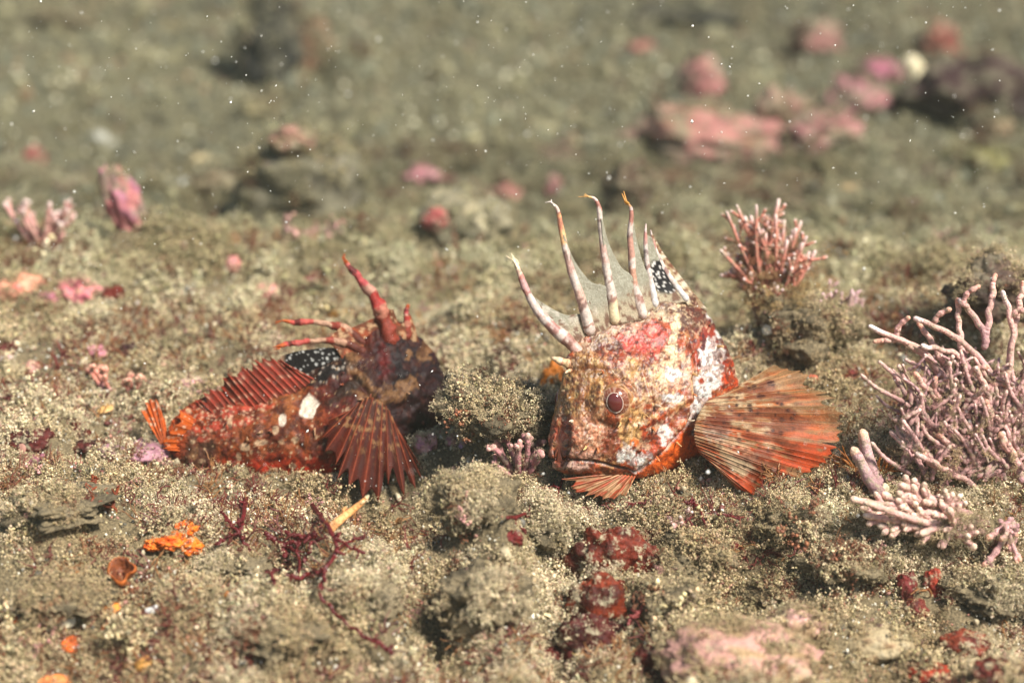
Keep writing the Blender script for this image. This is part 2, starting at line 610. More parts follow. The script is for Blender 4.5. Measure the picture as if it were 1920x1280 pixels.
def lump(name, px, py, rx, ry, color, label=None, cat=None, group=None, mat=None, parent=None, depth=0.8, ang=0.0, rough=.35, freq=1.8,
         seed=1, color2=None, sink=0.25, res=44, d=None, turf=0.0, turf_tint=None, turf_scale=.02, lift=0.0, freq2=2.0, push=.4):
    """an uneven rounded mass at a photo pixel, sitting on the floor; rx, ry photo pixels"""
    if d is None:
        c, t = ground(px, py + ry * .6, lift)
        c = P(px, py, (t - DIST) / SPX)
    else:
        c = P(px, py, d)
        t = DIST + d * SPX
    s = t / FPX
    v, f = sphere_grid(res, int(res * 1.5))
    n1 = fbm(v[:, 0] * freq, v[:, 1] * freq, v[:, 2] * freq, 4, seed * 31)
    n2 = fbm(v[:, 0] * freq * 3 + 7, v[:, 1] * freq * 3, v[:, 2] * freq * 3, 3, seed * 31 + 5)
    q = v * (1 + rough * n1 + rough * .35 * n2)[:, None]
    q = q * np.array([rx, rx * depth, ry]) * s
    ca, sa = math.cos(ang), math.sin(ang)
    q = np.stack([q[:, 0] * ca - q[:, 2] * sa, q[:, 1], q[:, 0] * sa + q[:, 2] * ca], -1)
    w = q + c + FWD * rx * depth * s * push
    color = np.asarray(color, float)
    if mat is M_CRUST_WET:
        color = color * .7
        color2 = None if color2 is None else np.asarray(color2) * .7
    if mat in (M_CRUST, M_ROCK, M_CRUST_FAR):
        lum = color.mean()
        color = color * .84 + .16 * lum * np.array([1.1, 1.0, .8])
    color2 = color * .55 if color2 is None else np.asarray(color2, float)
    n3 = fbm(v[:, 0] * freq2 + 3, v[:, 1] * freq2, v[:, 2] * freq2 + seed, 4, seed * 13)
    k = smooth(n3, -.05, .35)[:, None]
    o = obj(name, w, f, mat or M_CRUST, parent, color * (1 - k) + color2 * k)
    if label and parent is None:
        tag(o, label, cat, group)
    if turf:
        n = int(turf)
        rr = np.random.default_rng(seed)
        i = rr.integers(0, len(w), n * 2)
        nn = v[i]
        keep = (nn[:, 2] + .35 * rr.normal(size=len(i)) > -.1)
        i = i[keep][:n]
        EXTRA.append((w[i], v[i], None if turf_tint is None else np.full(len(i), turf_scale), None if turf_tint is None else np.tile(turf_tint, (len(i), 1))))
    return o

# ------------------------------------------------------------------ fish
def blotch(a, b, ca, cb, ra, rb, ang=0.0, soft=.25, jag=.45, seed=0, sc=16.0):
    """irregular patch mask in side-view coordinates of a fish"""
    ca_, sa_ = math.cos(ang), math.sin(ang)
    u, v = a - ca, b - cb
    q = np.hypot((u * ca_ + v * sa_) / ra, (-u * sa_ + v * ca_) / rb)
    q = q + jag * fbm(a / sc, b / sc, 0, 4, seed)
    return smooth(-q, -1 - soft, -1 + soft)


def dots(a, b, cell, rad, seed, keep=.7):
    """scattered round dots"""
    i, j = np.floor(a / cell), np.floor(b / cell)
    best = np.full(np.shape(a), 9.0)
    for di in (-1, 0, 1):
        for dj in (-1, 0, 1):
            x = (i + di + .5 + .38 * _hash(i + di, j + dj, i * 0 + 1, seed)) * cell
            y = (j + dj + .5 + .38 * _hash(i + di, j + dj, i * 0 + 2, seed)) * cell
            r = rad * (1 + .45 * _hash(i + di, j + dj, i * 0 + 3, seed))
            on = _hash(i + di, j + dj, i * 0 + 4, seed) < keep * 2 - 1
            best = np.where(on, np.minimum(best, np.hypot(a - x, b - y) / r), best)
    return smooth(-best, -1.15, -.75)


def mixc(c, col, m):
    m = m[..., None]
    return c * (1 - m) + np.asarray(col) * m


def fish_body(sec, rings, sides, top_narrow, displace, paint, low_narrow=.1):
    """loft: sec rows = side-view x, plan depth, top, bottom, half width -> grid of (a, b, d) plus near-side coords"""
    s = spline(np.asarray(sec, float), rings)
    ac, dc, top, bot, w = s.T
    w = np.maximum(w, 2)
    ta, td = np.gradient(ac), np.gradient(dc)
    k = np.hanning(15)
    k /= k.sum()
    sm = lambda q: np.convolve(np.pad(q, 7, mode='edge'), k, mode='valid')
    ta, td = sm(ta), sm(td)
    ln = np.hypot(ta, td) + 1e-9
    ta, td = ta / ln, td / ln
    th = np.linspace(-np.pi / 2, 1.5 * np.pi, sides, endpoint=False)
    ct, st = np.cos(th), np.sin(th)
    lat = np.sign(ct) * np.abs(ct) ** .85
    lat = lat * (1 - top_narrow * np.maximum(st, 0) ** 1.4 - low_narrow * np.maximum(-st, 0) ** 2)
    b = ((top + bot) / 2)[:, None] - ((bot - top) / 2)[:, None] * st[None]
    l = w[:, None] * lat[None]
    sgn = 1.0 if np.mean(ta) > 0 else -1.0
    # lateral axis turned towards the camera (-d)
    na, nd = td * sgn, -ta * sgn
    a = ac[:, None] + l * na[:, None]
    d = dc[:, None] + l * nd[:, None]
    an = ac[:, None] + np.abs(l) * na[:, None]
    W = P(a, b, d)
    du, dv = np.gradient(W, axis=0), np.gradient(W, axis=1)
    nrm = np.cross(dv, du)
    nrm /= np.linalg.norm(nrm, axis=-1, keepdims=True) + 1e-12
    cen = P(ac, (top + bot) / 2, dc)[:, None]
    flip = np.sign(np.sum(nrm * (W - cen), -1, keepdims=True))
    nrm *= np.where(flip == 0, 1, flip)
    W = W + nrm * (displace(an, b) * SPX)[..., None]
    col = paint(an, b, np.broadcast_to(lat[None], a.shape))
    R, Sd = a.shape
    v = W.reshape(-1, 3)
    f = [tuple(q) for q in grid_faces(R, Sd, True)]
    v = np.vstack([v, W[0].mean(0), W[-1].mean(0)])
    c = np.vstack([col.reshape(-1, 3), col[0].mean(0), col[-1].mean(0)])
    n0 = R * Sd
    for j in range(Sd):
        f.append((n0, (j + 1) % Sd, j))
        f.append((n0 + 1, (R - 1) * Sd + j, (R - 1) * Sd + (j + 1) % Sd))
    return v, f, c


def poly_dist(a, b, pts):
    """distance (and signed side) to a polyline in side-view coordinates"""
    p = spline(pts, 60)
    best = np.full(a.shape, 1e9)
    side = np.zeros(a.shape)
    for i in range(len(p) - 1):
        x0, y0 = p[i]
        dx, dy = p[i + 1] - p[i]
        t = np.clip(((a - x0) * dx + (b - y0) * dy) / (dx * dx + dy * dy + 1e-9), 0, 1)
        q = np.hypot(a - x0 - t * dx, b - y0 - t * dy)
        s = np.sign(dx * (b - y0) - dy * (a - x0))
        side = np.where(q < best, s, side)
        best = np.minimum(best, q)
    return best, side


def sheet(name, A, B, n, m, mat, parent, paint, dA, dB, bulge=0.0, thick=1.2):
    """membrane ruled between two side-view curves A and B"""
    a, b = spline(A, n), spline(B, n)
    dA, dB = np.interp(np.linspace(0, 1, n), np.linspace(0, 1, len(dA)), dA), np.interp(np.linspace(0, 1, n), np.linspace(0, 1, len(dB)), dB)
    t = np.linspace(0, 1, m)[None, :]
    pa = a[:, :1] * (1 - t) + b[:, :1] * t
    pb = a[:, 1:] * (1 - t) + b[:, 1:] * t
    dd = dA[:, None] * (1 - t) + dB[:, None] * t + bulge * np.sin(np.pi * t)
    dd = dd + 1.5 * fbm(pa / 30, pb / 30, 0, 2, 9)
    c = paint(pa, pb, t + 0 * pa)
    o = obj(name, P(pa, pb, dd).reshape(-1, 3), grid_faces(n, m), mat, parent, c.reshape(-1, c.shape[-1]))
    md = o.modifiers.new('thickness', 'SOLIDIFY')
    md.thickness = thick * SPX
    md.offset = 0
    return o


def spine_part(name, pts, rad, d, mat, parent, bands, seed=0, frill=0, con=.6, rough=.12):
    """a fin spine: pts tip -> base in side view; bands colours along it"""
    n = 60
    p = spline(pts, n)
    r = np.interp(np.linspace(0, 1, n), np.linspace(0, 1, len(rad)), rad)
    d = np.interp(np.linspace(0, 1, n), np.linspace(0, 1, len(d)), d)
    r = r * (1 + .10 * vnoise(np.arange(n) / 3.0, seed * 3.1, 0, 5))
    w = P(p[:, 0], p[:, 1], d)
    v, f, al = tube(w, r * SPX, 14, 1.0, rough, seed)
    nz = al * n / 60 + .06 * fbm(v[:, 0] * 70, v[:, 1] * 70, v[:, 2] * 70, 3, seed)
    bt = np.array([q[0] for q in bands])
    bc = np.array([q[1] for q in bands])
    i = np.clip(np.searchsorted(bt, nz, side='right') - 1, 0, len(bt) - 1)
    mean_c = bc.mean(0) * .9
    c = (bc[i] * con + mean_c * (1 - con)) * (1 + .18 * fbm(v[:, 0] * 130, v[:, 1] * 130, v[:, 2] * 130, 3, seed + 4) * 2.2)[:, None]
    o = obj(name, v, f, mat, parent, np.clip(c, 0, 1))
    for k in range(frill):
        g = np.random.default_rng(seed * 10 + k)
        q0 = p[0] + g.normal(0, 1.5, 2)
        dirn = p[0] - p[4]
        dirn = dirn / np.linalg.norm(dirn)
        e = q0 + dirn * g.uniform(8, 14) + g.normal(0, 5, 2)
        line = np.vstack([q0 - dirn * 6, q0, e])
        vv, ff, _ = tube(P(line[:, 0], line[:, 1], np.full(3, d[0]) + g.normal(0, 3)), np.array([1.8, 1.5, .7]) * SPX, 6)
        obj('skin_tassel', vv, ff, mat, o, bc[0])
    return o


def fan(name, base, tips, dbase, dtip, paint, mat, parent, ray_col, sub=7, nrad=40, scallop=.05, corr=3.0, ray_r=1.5, curve=0.0, bulge=0.0, seed=0, jag=0.0, nick=.10):
    """a fin of many rays spreading from a short base"""
    n = len(tips)
    u = np.linspace(0, n - 1, (n - 1) * sub + 1)
    tips = np.asarray(tips, float) + np.random.default_rng(seed).normal(0, 1, (n, 2)) * jag * .6
    tp = spline(tips, len(u))
    bp = spline(base, len(u))
    db = np.interp(np.linspace(0, 1, len(u)), np.linspace(0, 1, len(dbase)), dbase)
    dt = np.interp(np.linspace(0, 1, len(u)), np.linspace(0, 1, len(dtip)), dtip)
    ph = np.abs(np.sin(np.pi * u))
    r = np.linspace(0, 1, nrad)[None]
    fray = 1 - scallop * ph * (1 + .5 * vnoise(u * 1.3, 0, 0, seed)) - nick * smooth(vnoise(u * 1.9, 5.0, 0, seed + 8), .35, .8) - .02 * vnoise(u * 6.0, 2.0, 0, seed + 9)
    R = r * fray[:, None]
    bend = curve * np.sin(np.pi * R * .9)
    pa = bp[:, :1] * (1 - R) + tp[:, :1] * R
    pb = bp[:, 1:] * (1 - R) + tp[:, 1:] * R + bend
    dd = db[:, None] * (1 - R) + dt[:, None] * R - bulge * np.sin(np.pi * R) + corr * (ph[:, None] - .5) * R ** .7 * 1.6
    dd = dd + 12 * fbm(pa / 60, pb / 60, 0, 2, seed + 3) * R + 6 * np.sin(u * 1.1 + seed)[:, None] * R ** 2
    c = paint(pa, pb, u[:, None] + 0 * R, R)
    o = obj(name, P(pa, pb, dd).reshape(-1, 3), grid_faces(len(u), nrad), mat, parent, c.reshape(-1, c.shape[-1]))
    md = o.modifiers.new('thickness', 'SOLIDIFY')
    md.thickness = 1.3 * SPX
    md.offset = 0
    for k in range(n):
        i = k * sub
        q = np.linspace(0, nrad - 1, 16).astype(int)
        w = P(pa[i, q], pb[i, q], dd[i, q] - 1.0)
        rr = ray_r * np.linspace(1.25, .35, 16) * SPX
        ms = M_SPINE_DARK if mat is M_FIN_DARK else M_SPINE
        v, f, al = tube(w, rr, 6)
        cc = np.clip(ray_col * (1 + .3 * fbm(v[:, 0] * 70, v[:, 1] * 70, v[:, 2] * 70, 2, k))[:, None], 0, 1)
        idx = np.minimum((al * 15.999).astype(int), 15)
        mix_c = c[i, q][idx][:, :3]
        obj('fin_ray', v, f, ms, o, np.clip(.18 * cc + .86 * mix_c, 0, 1))
    return o


# ---- the pale mottled fish on the right
BRN, DBRN, RED, CRIM = S(125, 62, 34), S(82, 36, 22), S(172, 62, 36), S(206, 84, 74)
CREAM, YEL, WHT, ORG, TAN, PINK = S(212, 184, 146), S(204, 164, 106), S(232, 224, 218), S(238, 104, 32), S(186, 146, 98), S(214, 166, 146)


def pale_paint(a, b, lat):
    n1 = fbm(a / 26, b / 26, 0, 5, 61)
    n2 = fbm(a / 11, b / 11, 3, 4, 67)
    n3 = fbm(a / 5, b / 5, 5, 3, 71)
    c = np.ones(a.shape + (3,)) * S(176, 84, 44)
    c = mixc(c, TAN, smooth(n1 + .3 * n2, .0, .22) * .8)
    c = mixc(c, BRN, smooth(n2, .05, .22))
    # red-brown crown, darker back
    m = blotch(a, b, 1165, 630, 105, 52, .1, .2, .4, 1)
    c = mixc(c, S(150, 66, 42), m * .85)
    c = mixc(c, DBRN, m * smooth(n2 + .4 * n3, .02, .2) * .85)
    c = mixc(c, CRIM, blotch(a, b, 1205, 628, 52, 30, .15, .25, .7, 2, 14) * (.55 + .45 * smooth(n3, -.2, .2)))
    c = mixc(c, S(218, 140, 128), blotch(a, b, 1185, 622, 26, 10, .3, .3, .9, 3, 9) * .8)
    m = blotch(a, b, 1300, 575, 105, 40, .35, .25, .35, 4)
    c = mixc(c, S(92, 62, 44), m * .9)
    c = mixc(c, S(176, 150, 118), m * smooth(fbm(a / 20 + b / 30, b / 6 - a / 14, 0, 3, 7), .1, .3) * .85)
    # pale saddle under the spines
    m = blotch(a, b, 1195, 578, 75, 17, .15, .3, .6, 5, 12)
    c = mixc(c, S(206, 188, 156), m * .9)
    m = blotch(a, b, 1118, 607, 22, 14, .5, .3, .6, 51, 10)
    c = mixc(c, S(206, 190, 165), m * .8)
    crest = smooth(-(b - (640 - (a - 1085) * .46)), -46 , -6) * smooth(a, 1070, 1100) * smooth(-a, -1245, -1205)
    crest = crest * smooth(fbm(a / 12, b / 12, 0, 4, 47) + .2, -.1, .15)
    c = mixc(c, S(184, 166, 138), crest * .85)
    c = mixc(c, S(96, 56, 42), crest * smooth(fbm(a / 8, b / 8, 4, 4, 19), .06, .18) * .8)
    m = blotch(a, b, 1300, 572, 85, 40, .45, .25, .35, 48)
    c = mixc(c, S(84, 54, 38), m * .85)
    c = mixc(c, S(186, 160, 126), m * smooth(fbm(a / 16 + b / 26, b / 5 - a / 11, 0, 3, 49), .14, .26) * .85)
    # dark red flank behind the gill cover
    m = blotch(a, b, 1362, 655, 62, 85, 0, .2, .3, 6)
    c = mixc(c, S(150, 52, 30), m * .95)
    c = mixc(c, S(78, 34, 24), m * smooth(n2 + .5 * n3, .0, .16) * .9)
    m = blotch(a, b, 1370, 715, 40, 30, 0, .3, .4, 8)
    c = mixc(c, S(210, 76, 30), m * smooth(n3, -.25, .1))
    # olive-tan face before the eye
    m = blotch(a, b, 1088, 730, 48, 62, 0, .25, .35, 9)
    c = mixc(c, S(176, 136, 80), m * .75)
    c = mixc(c, S(104, 66, 34), m * smooth(fbm(a / 7, b / 16, 0, 3, 77), .05, .22) * .8)
    c = mixc(c, S(222, 190, 130), m * smooth(fbm(a / 8, b / 14, 4, 3, 79), .12, .3) * .75)
    c = mixc(c, S(128, 88, 48), blotch(a, b, 1120, 695, 70, 10, .12, .3, .5, 10, 10) * .8)
    # snout
    m = blotch(a, b, 1095, 815, 45, 36, 0, .35, .4, 11)
    c = mixc(c, S(206, 150, 116), m * .75)
    c = mixc(c, S(196, 84, 60), blotch(a, b, 1070, 808, 14, 24, 0, .4, .7, 12, 9) * .75)
    c = mixc(c, S(126, 62, 40), blotch(a, b, 1148, 822, 18, 34, .15, .3, .6, 13, 10) * .85)
    c = mixc(c, S(228, 190, 158), m * smooth(n3, .1, .25) * .6)
    # lower cheek
    m = blotch(a, b, 1230, 825, 65, 40, -.4, .2, .3, 14)
    c = mixc(c, S(184, 74, 36), m * .85)
    c = mixc(c, S(92, 42, 28), m * smooth(n2 + .4 * n3, .02, .2) * .8)
    c = mixc(c, S(212, 178, 146), m * smooth(fbm(a / 9 + 4, b / 12, 0, 4, 83), .14, .26) * .85)
    # cream and yellow cheek behind the eye
    m = blotch(a, b, 1240, 715, 66, 44, -.15, .15, .75, 15, 15)
    c = mixc(c, CREAM, m * .8)
    c = mixc(c, S(214, 170, 108), m * smooth(n3, .05, .2) * .6)
    c = mixc(c, S(138, 76, 40), m * smooth(fbm(a / 8, b / 8, 7, 3, 87), .22, .3) * .9)
    c = mixc(c, S(214, 150, 130), blotch(a, b, 1275, 715, 22, 16, 0, .4, .8, 16, 9) * .6)
    for q in ((1185, 690, 14, 20, 0, 17), (1190, 775, 34, 12, .15, 18), (1178, 805, 22, 26, .2, 19), (1168, 792, 12, 9, 0, 20), (1190, 820, 12, 14, 0, 21)):
        c = mixc(c, YEL, blotch(a, b, q[0], q[1], q[2], q[3], q[4], .18, .55, q[5], 11) * .95)
    c = mixc(c, S(232, 112, 40), blotch(a, b, 1192, 828, 9, 7, 0, .3, .5, 22, 8) * .9)
    c = mixc(c, S(228, 208, 165), blotch(a, b, 1262, 648, 9, 52, .12, .2, .8, 23, 12))
    # whites
    for q in ((1332, 690, 24, 46, .1, 24), (1318, 735, 17, 36, .0, 25), (1300, 775, 11, 22, 0, 26), (1338, 592, 14, 12, .6, 27), (1352, 625, 8, 18, -.4, 28),
              (1205, 866, 22, 15, 0, 29), (1174, 852, 16, 17, 0, 30), (1262, 700, 16, 11, .2, 37), (1258, 745, 20, 8, .1, 38), (1318, 812, 17, 14, 0, 31), (1245, 810, 10, 20, .3, 32)):
        c = mixc(c, WHT, blotch(a, b, q[0], q[1], q[2], q[3], q[4], .15, .75, q[5], 10) * .93)
    c = mixc(c, S(150, 60, 34), blotch(a, b, 1316, 714, 6, 6, 0, .3, .3, 33))
    # lips, mouth corner
    c = mixc(c, S(196, 166, 152), blotch(a, b, 1078, 874, 30, 9, .06, .3, .35, 34, 9) * .85)
    c = mixc(c, S(190, 150, 130), blotch(a, b, 1092, 852, 34, 8, .05, .3, .5, 35, 9) * .7)
    dm, _ = poly_dist(a, b, MOUTH)
    c = mixc(c, S(60, 26, 20), smooth(-dm, -3.2, -1.0) * .85)
    # orange throat
    dg, sg = poly_dist(a, b, GILL)
    c = mixc(c, ORG, smooth(b, 812, 840) * smooth(-sg * dg, 1, 5) * smooth(a, 1190, 1212) * .97)
    c = mixc(c, S(232, 96, 34), smooth(b, 770, 800) * smooth(-sg * dg, 2, 8) * (1 - blotch(a, b, 1318, 812, 20, 17, 0, .15, .6, 31, 10)) * .8)
    c = mixc(c, S(96, 44, 30), smooth(-dg, -3.0, -.8) * .55)
    # belly side below the jaw
    c = mixc(c, S(170, 120, 84), smooth(b, 884, 893) * smooth(-a, -1200, -1180) * .6)
    rt = fbm(a / 9 + .8 * n2, b / 10, 8, 4, 91)
    thr = smooth(b, 805, 830) * smooth(-sg * dg, 1, 5)
    c = mixc(c, S(120, 56, 32), smooth(rt, .15, .25) * .5 * (1 - thr) * (1 - smooth(b, 850, 880) * .5))
    c = mixc(c, S(74, 36, 24), smooth(fbm(a / 6, b / 6, 11, 4, 93), .27, .36) * .65 * (1 - thr))
    c = mixc(c, S(216, 190, 158), smooth(fbm(a / 5, b / 6, 14, 4, 95), .33, .42) * .45 * (1 - thr))
    c = mixc(c, S(70, 34, 22), smooth(n3 + .35 * n2, .27, .36) * .6)
    n4 = fbm(a / 2.6, b / 2.6, 1, 2, 73)
    c = c * (1 + .2 * n3[..., None] + .2 * n4[..., None])
    return np.clip(c * np.array([.84, .78, .74]), .01, .58)


MOUTH = [(1046, 858), (1068, 862), (1100, 863), (1140, 871), (1172, 878), (1196, 880)]
GILL = [(1292, 640), (1301, 690), (1302, 745), (1292, 786), (1268, 820), (1234, 853), (1198, 880)]


def pale_disp(a, b):
    z = 4.0 * fbm(a / 24, b / 24, 0, 4, 5) + 1.8 * fbm(a / 8, b / 8, 0, 3, 6)
    dm, sm_ = poly_dist(a, b, MOUTH)
    z -= 5.5 * np.exp(-(dm / 2.6) ** 2)
    z += 5.0 * np.exp(-((a - 1085) / 42) ** 2 - ((b - 876) / 7.5) ** 2)
    z += 3.0 * np.exp(-((a - 1092) / 44) ** 2 - ((b - 851) / 6.5) ** 2)
    r = np.hypot(a - 1150, b - 752)
    z += 13 * np.exp(-(r / 42) ** 4)
    z -= 2 * np.exp(-((r - 50) / 8) ** 2)
    dg, sg = poly_dist(a, b, GILL)
    z -= 9 * np.exp(-(dg / 3.2) ** 2)
    z += 8 * np.exp(-((dg - 10) / 9) ** 2) * (sg > 0)
    dp, sp_ = poly_dist(a, b, [(1205, 690), (1222, 740), (1222, 790), (1205, 840)])
    z += 4.5 * np.exp(-((dp - 5) / 6) ** 2) * (sp_ > 0)
    z -= 4 * np.exp(-(dp / 3) ** 2)
    db, _ = poly_dist(a, b, [(1058, 694), (1095, 692), (1130, 692), (1165, 705), (1190, 730)])
    z -= 5 * np.exp(-(db / 4.5) ** 2)
    z += 5 * np.exp(-((a - 1120) / 55) ** 2 - ((b - 675) / 12) ** 2)
    dc, _ = poly_dist(a, b, [(1150, 812), (1195, 800), (1240, 778), (1290, 748)])
    z += 3.5 * np.exp(-(dc / 7) ** 2)
    z += 6 * np.exp(-((a - 1092) / 20) ** 2 - ((b - 826) / 16) ** 2)
    return z


PALE = [  # side x, depth, top, bottom, half width
    (1049, -2, 800, 866, 10), (1050, 0, 776, 876, 24), (1053, 3, 745, 884, 36), (1059, 6, 706, 888, 47), (1070, 12, 664, 891, 57),
    (1088, 22, 634, 894, 67), (1113, 34, 618, 896, 77), (1148, 50, 603, 897, 86), (1185, 68, 592, 897, 92), (1218, 88, 577, 892, 92),
    (1246, 110, 562, 882, 88), (1272, 136, 552, 870, 84), (1294, 168, 550, 860, 80), (1308, 206, 562, 852, 76), (1314, 250, 590, 848, 68),
    (1312, 300, 632, 846, 54), (1302, 356, 680, 842, 38), (1288, 410, 720, 838, 24), (1278, 450, 735, 836, 16)]
base_r, _ = ground(1180, 905)
fish_r = thing('sculpin_fish', (base_r[0], 0.05, base_r[2]), 'pale mottled red and cream fish with tall dorsal spines on the right rock', 'fish', 'two spiny fish resting on the sea floor')
v, f, c = fish_body(PALE, 420, 400, .78, pale_disp, pale_paint, 0.0)
body_r = obj('body', v, f, M_SKIN, fish_r, c)

# eye
def eye(parent, px, py, d, r, gaze, col_iris, col_pupil, dim=1.0):
    c = P(px, py, d)
    g = np.array(gaze, float)
    g /= np.linalg.norm(g)
    v, f = sphere_grid(40, 64)
    e1 = np.cross(g, UP)
    e1 /= np.linalg.norm(e1)
    e2 = np.cross(e1, g)
    fr = np.stack([e1, e2, g], 0)
    th = np.arccos(np.clip(v[:, 2], -1, 1))
    ph = np.arctan2(v[:, 1], v[:, 0])
    n = fbm(ph * 3.2, th * 3, 0, 3, 3)
    col = np.ones((len(v), 3)) * col_iris
    col = mixc(col, S(206, 176, 150), smooth(np.sin(ph * 23 + 6 * n), .2, .8) * .4)
    col = mixc(col, S(110, 56, 36), smooth(n, .05, .25) * .8)
    col = mixc(col, S(196, 160, 120), smooth(th, 1.0, 1.25))
    sq = np.array([1.0, 1.05, .78])
    o = obj('eye', (v * sq * r * SPX) @ fr + c, f, M_EYE, parent, np.clip(col * dim, 0, .85))
    # pupil: tilted oval dome, with a pale rim
    v2, f2 = sphere_grid(24, 48)
    tilt = math.radians(-14)
    rot = np.array([[math.cos(tilt), -math.sin(tilt), 0], [math.sin(tilt), math.cos(tilt), 0], [0, 0, 1]])
    q = (v2 * np.array([.46, .60, .20]) * (r * 1.0)) @ rot.T + np.array([0, 0, r * .70])
    obj('pupil', (q * SPX) @ fr + c, f2, M_PUPIL, o, np.ones((len(v2), 3)) * col_pupil)
    t = np.linspace(0, 2 * np.pi, 49)
    ring = np.stack([.49 * np.cos(t), .63 * np.sin(t), 0 * t], -1) * r @ rot.T
    ring[:, 2] = r * .70
    vv, ff, _ = tube((ring * SPX) @ fr + c, np.full(49, .75 * SPX), 6)
    obj('pupil_rim', vv, ff, M_EYE, o, S(206, 182, 164) * dim)
    rr = 1 + .07 * np.sin(3 * t + 1) + .05 * np.sin(7 * t)
    lid = np.stack([np.cos(t) * rr * .95, np.sin(t) * rr * .98, 0 * t], -1) * r
    lid[:, 2] = r * .16
    vv, ff, _ = tube((lid * SPX) @ fr + c, r * SPX * (.17 + .05 * np.sin(5 * t)), 8, bump=.3)
    obj('eyelid', vv, ff, M_SKIN, o, np.clip((S(156, 108, 66) * dim) * (1 + .9 * fbm(vv[:, 0] * 70, vv[:, 1] * 70, vv[:, 2] * 70, 3, 4))[:, None], .01, .7))
    return o


eye(fish_r, 1153, 751, -33, 30, (-0.06, -1.0, .10), S(118, 62, 40), S(92, 36, 32))
# the far eye bulges at the profile
eye(fish_r, 1062, 748, 66, 24, (-.9, .1, .1), S(150, 110, 70), S(112, 44, 38))

# spiny dorsal fin
SW, SP_, SB = S(204, 190, 178), S(184, 142, 130), S(112, 58, 44)
G1, G2 = S(160, 154, 134), S(172, 164, 146)
B_A = [(0, S(236, 214, 176)), (.13, S(214, 176, 150)), (.20, S(176, 84, 70)), (.27, S(190, 140, 140)), (.34, S(140, 66, 56)), (.38, SW), (.52, SP_), (.57, SW), (.64, S(150, 92, 84)), (.72, SW), (.80, SB), (.88, SP_)]
B_B = [(0, SW), (.12, S(232, 204, 190)), (.17, S(140, 62, 44)), (.20, S(216, 140, 70)), (.26, S(176, 84, 34)), (.33, S(226, 170, 100)), (.42, SW), (.46, S(90, 70, 66)), (.48, SP_), (.56, SW), (.64, S(196, 156, 140)), (.74, S(84, 46, 44)), (.77, SW), (.90, SB), (.93, SW)]
B_C = [(0, S(210, 160, 96)), (.10, S(226, 190, 180)), (.22, S(150, 66, 50)), (.30, SW), (.38, S(96, 64, 60)), (.41, SW), (.50, SP_), (.62, SW), (.70, S(92, 60, 54)), (.72, SW), (.84, SB), (.88, S(214, 196, 150))]
B_D = [(0, S(206, 144, 60)), (.12, S(226, 196, 190)), (.22, S(150, 72, 52)), (.36, SW), (.42, S(90, 60, 56)), (.46, S(176, 116, 96)), (.58, SW), (.66, S(176, 120, 90)), (.76, SW), (.86, SB), (.9, SW)]
B_E = [(0, S(226, 200, 190)), (.14, S(176, 96, 80)), (.34, SW), (.42, S(90, 72, 70)), (.46, SW), (.58, SB), (.64, SW), (.8, S(210, 210, 206))]
SPN = [
    ([(967, 494), (974, 512), (987, 545), (1008, 582), (1034, 612), (1062, 636), (1086, 660)], [3.8, 5.2, 6.2, 7.2, 8.5, 9.5, 9], [6, 20], B_A, 3),
    ([(1034, 380), (1045, 392), (1051, 420), (1059, 462), (1073, 514), (1088, 556), (1100, 596), (1106, 620)], [1.5, 3.6, 4.6, 5.4, 6.2, 7, 8.5, 8], [-4, 26], B_B, 1),
    ([(1102, 368), (1115, 373), (1123, 390), (1126, 424), (1132, 470), (1140, 520), (1146, 552), (1152, 600)], [1.4, 3.2, 4.6, 5.2, 5.6, 6.4, 8, 8], [18, 42], B_C, 1),
    ([(1174, 379), (1182, 388), (1184, 404), (1181, 440), (1184, 480), (1187, 520), (1194, 552), (1205, 590)], [1.2, 2.6, 4.2, 4.8, 5.4, 6, 7, 8], [48, 66], B_D, 1),
    ([(1211, 420), (1210, 440), (1211, 470), (1214, 500), (1220, 530), (1228, 570)], [1.2, 3.2, 4.2, 4.8, 5.4, 6], [78, 92], B_E, 0),
    ([(1220, 432), (1224, 452), (1232, 478), (1246, 506), (1266, 534), (1286, 560)], [1.2, 3.4, 4.4, 4.8, 5.0, 5], [92, 125], B_E, 0)]
for k, (pts, rad, d, bands, fr_) in enumerate(SPN):
    rad = [q * (1.0 + .35 * i / (len(rad) - 1)) for i, q in enumerate(rad)]
    spine_part('dorsal_spine', pts, rad, d, M_SPINE, fish_r, bands, k + 1, fr_ * 3)


def memb(a, b, t):
    n = fbm(a / 3.2, b / 3.2, 0, 2, 15)
    m = fbm(a / 12, b / 12, 0, 3, 16)
    c = np.ones(a.shape + (3,)) * G1
    c = mixc(c, S(184, 180, 160), smooth(n, -.05, .25) * .5)
    c = mixc(c, S(112, 66, 48), smooth(fbm(a / 7, b / 7, 0, 4, 18) + (b - 585) / 130, .22, .36) * .85)
    c = mixc(c, S(214, 204, 186), smooth(-m + (b - 570) / 120, .3, .5) * .7)
    base = smooth(b - (640 - (a - 1085) * .46), -62, -18)
    c = mixc(c, S(186, 168, 138), base * .75)
    c = mixc(c, S(104, 60, 44), base * smooth(fbm(a / 8, b / 8, 4, 4, 19), .08, .2) * .8)
    al = np.clip(.97 + base + .2 * smooth(b, 540, 600) + .1 * n, 0, 1)
    return np.concatenate([np.clip(c, 0, .85), al[..., None]], -1)


def memb_dark(a, b, t):
    c = memb(a, b, t)
    m = blotch(a, b, 1238, 520, 20, 34, -.5, .15, .3, 41)
    c[..., :3] = mixc(c[..., :3], S(38, 34, 34), m)
    sp = dots(a, b * .8, 7, 2.0, 43)
    c[..., :3] = mixc(c[..., :3], S(226, 220, 210), m * sp)
    c[..., 3] = 1
    return c


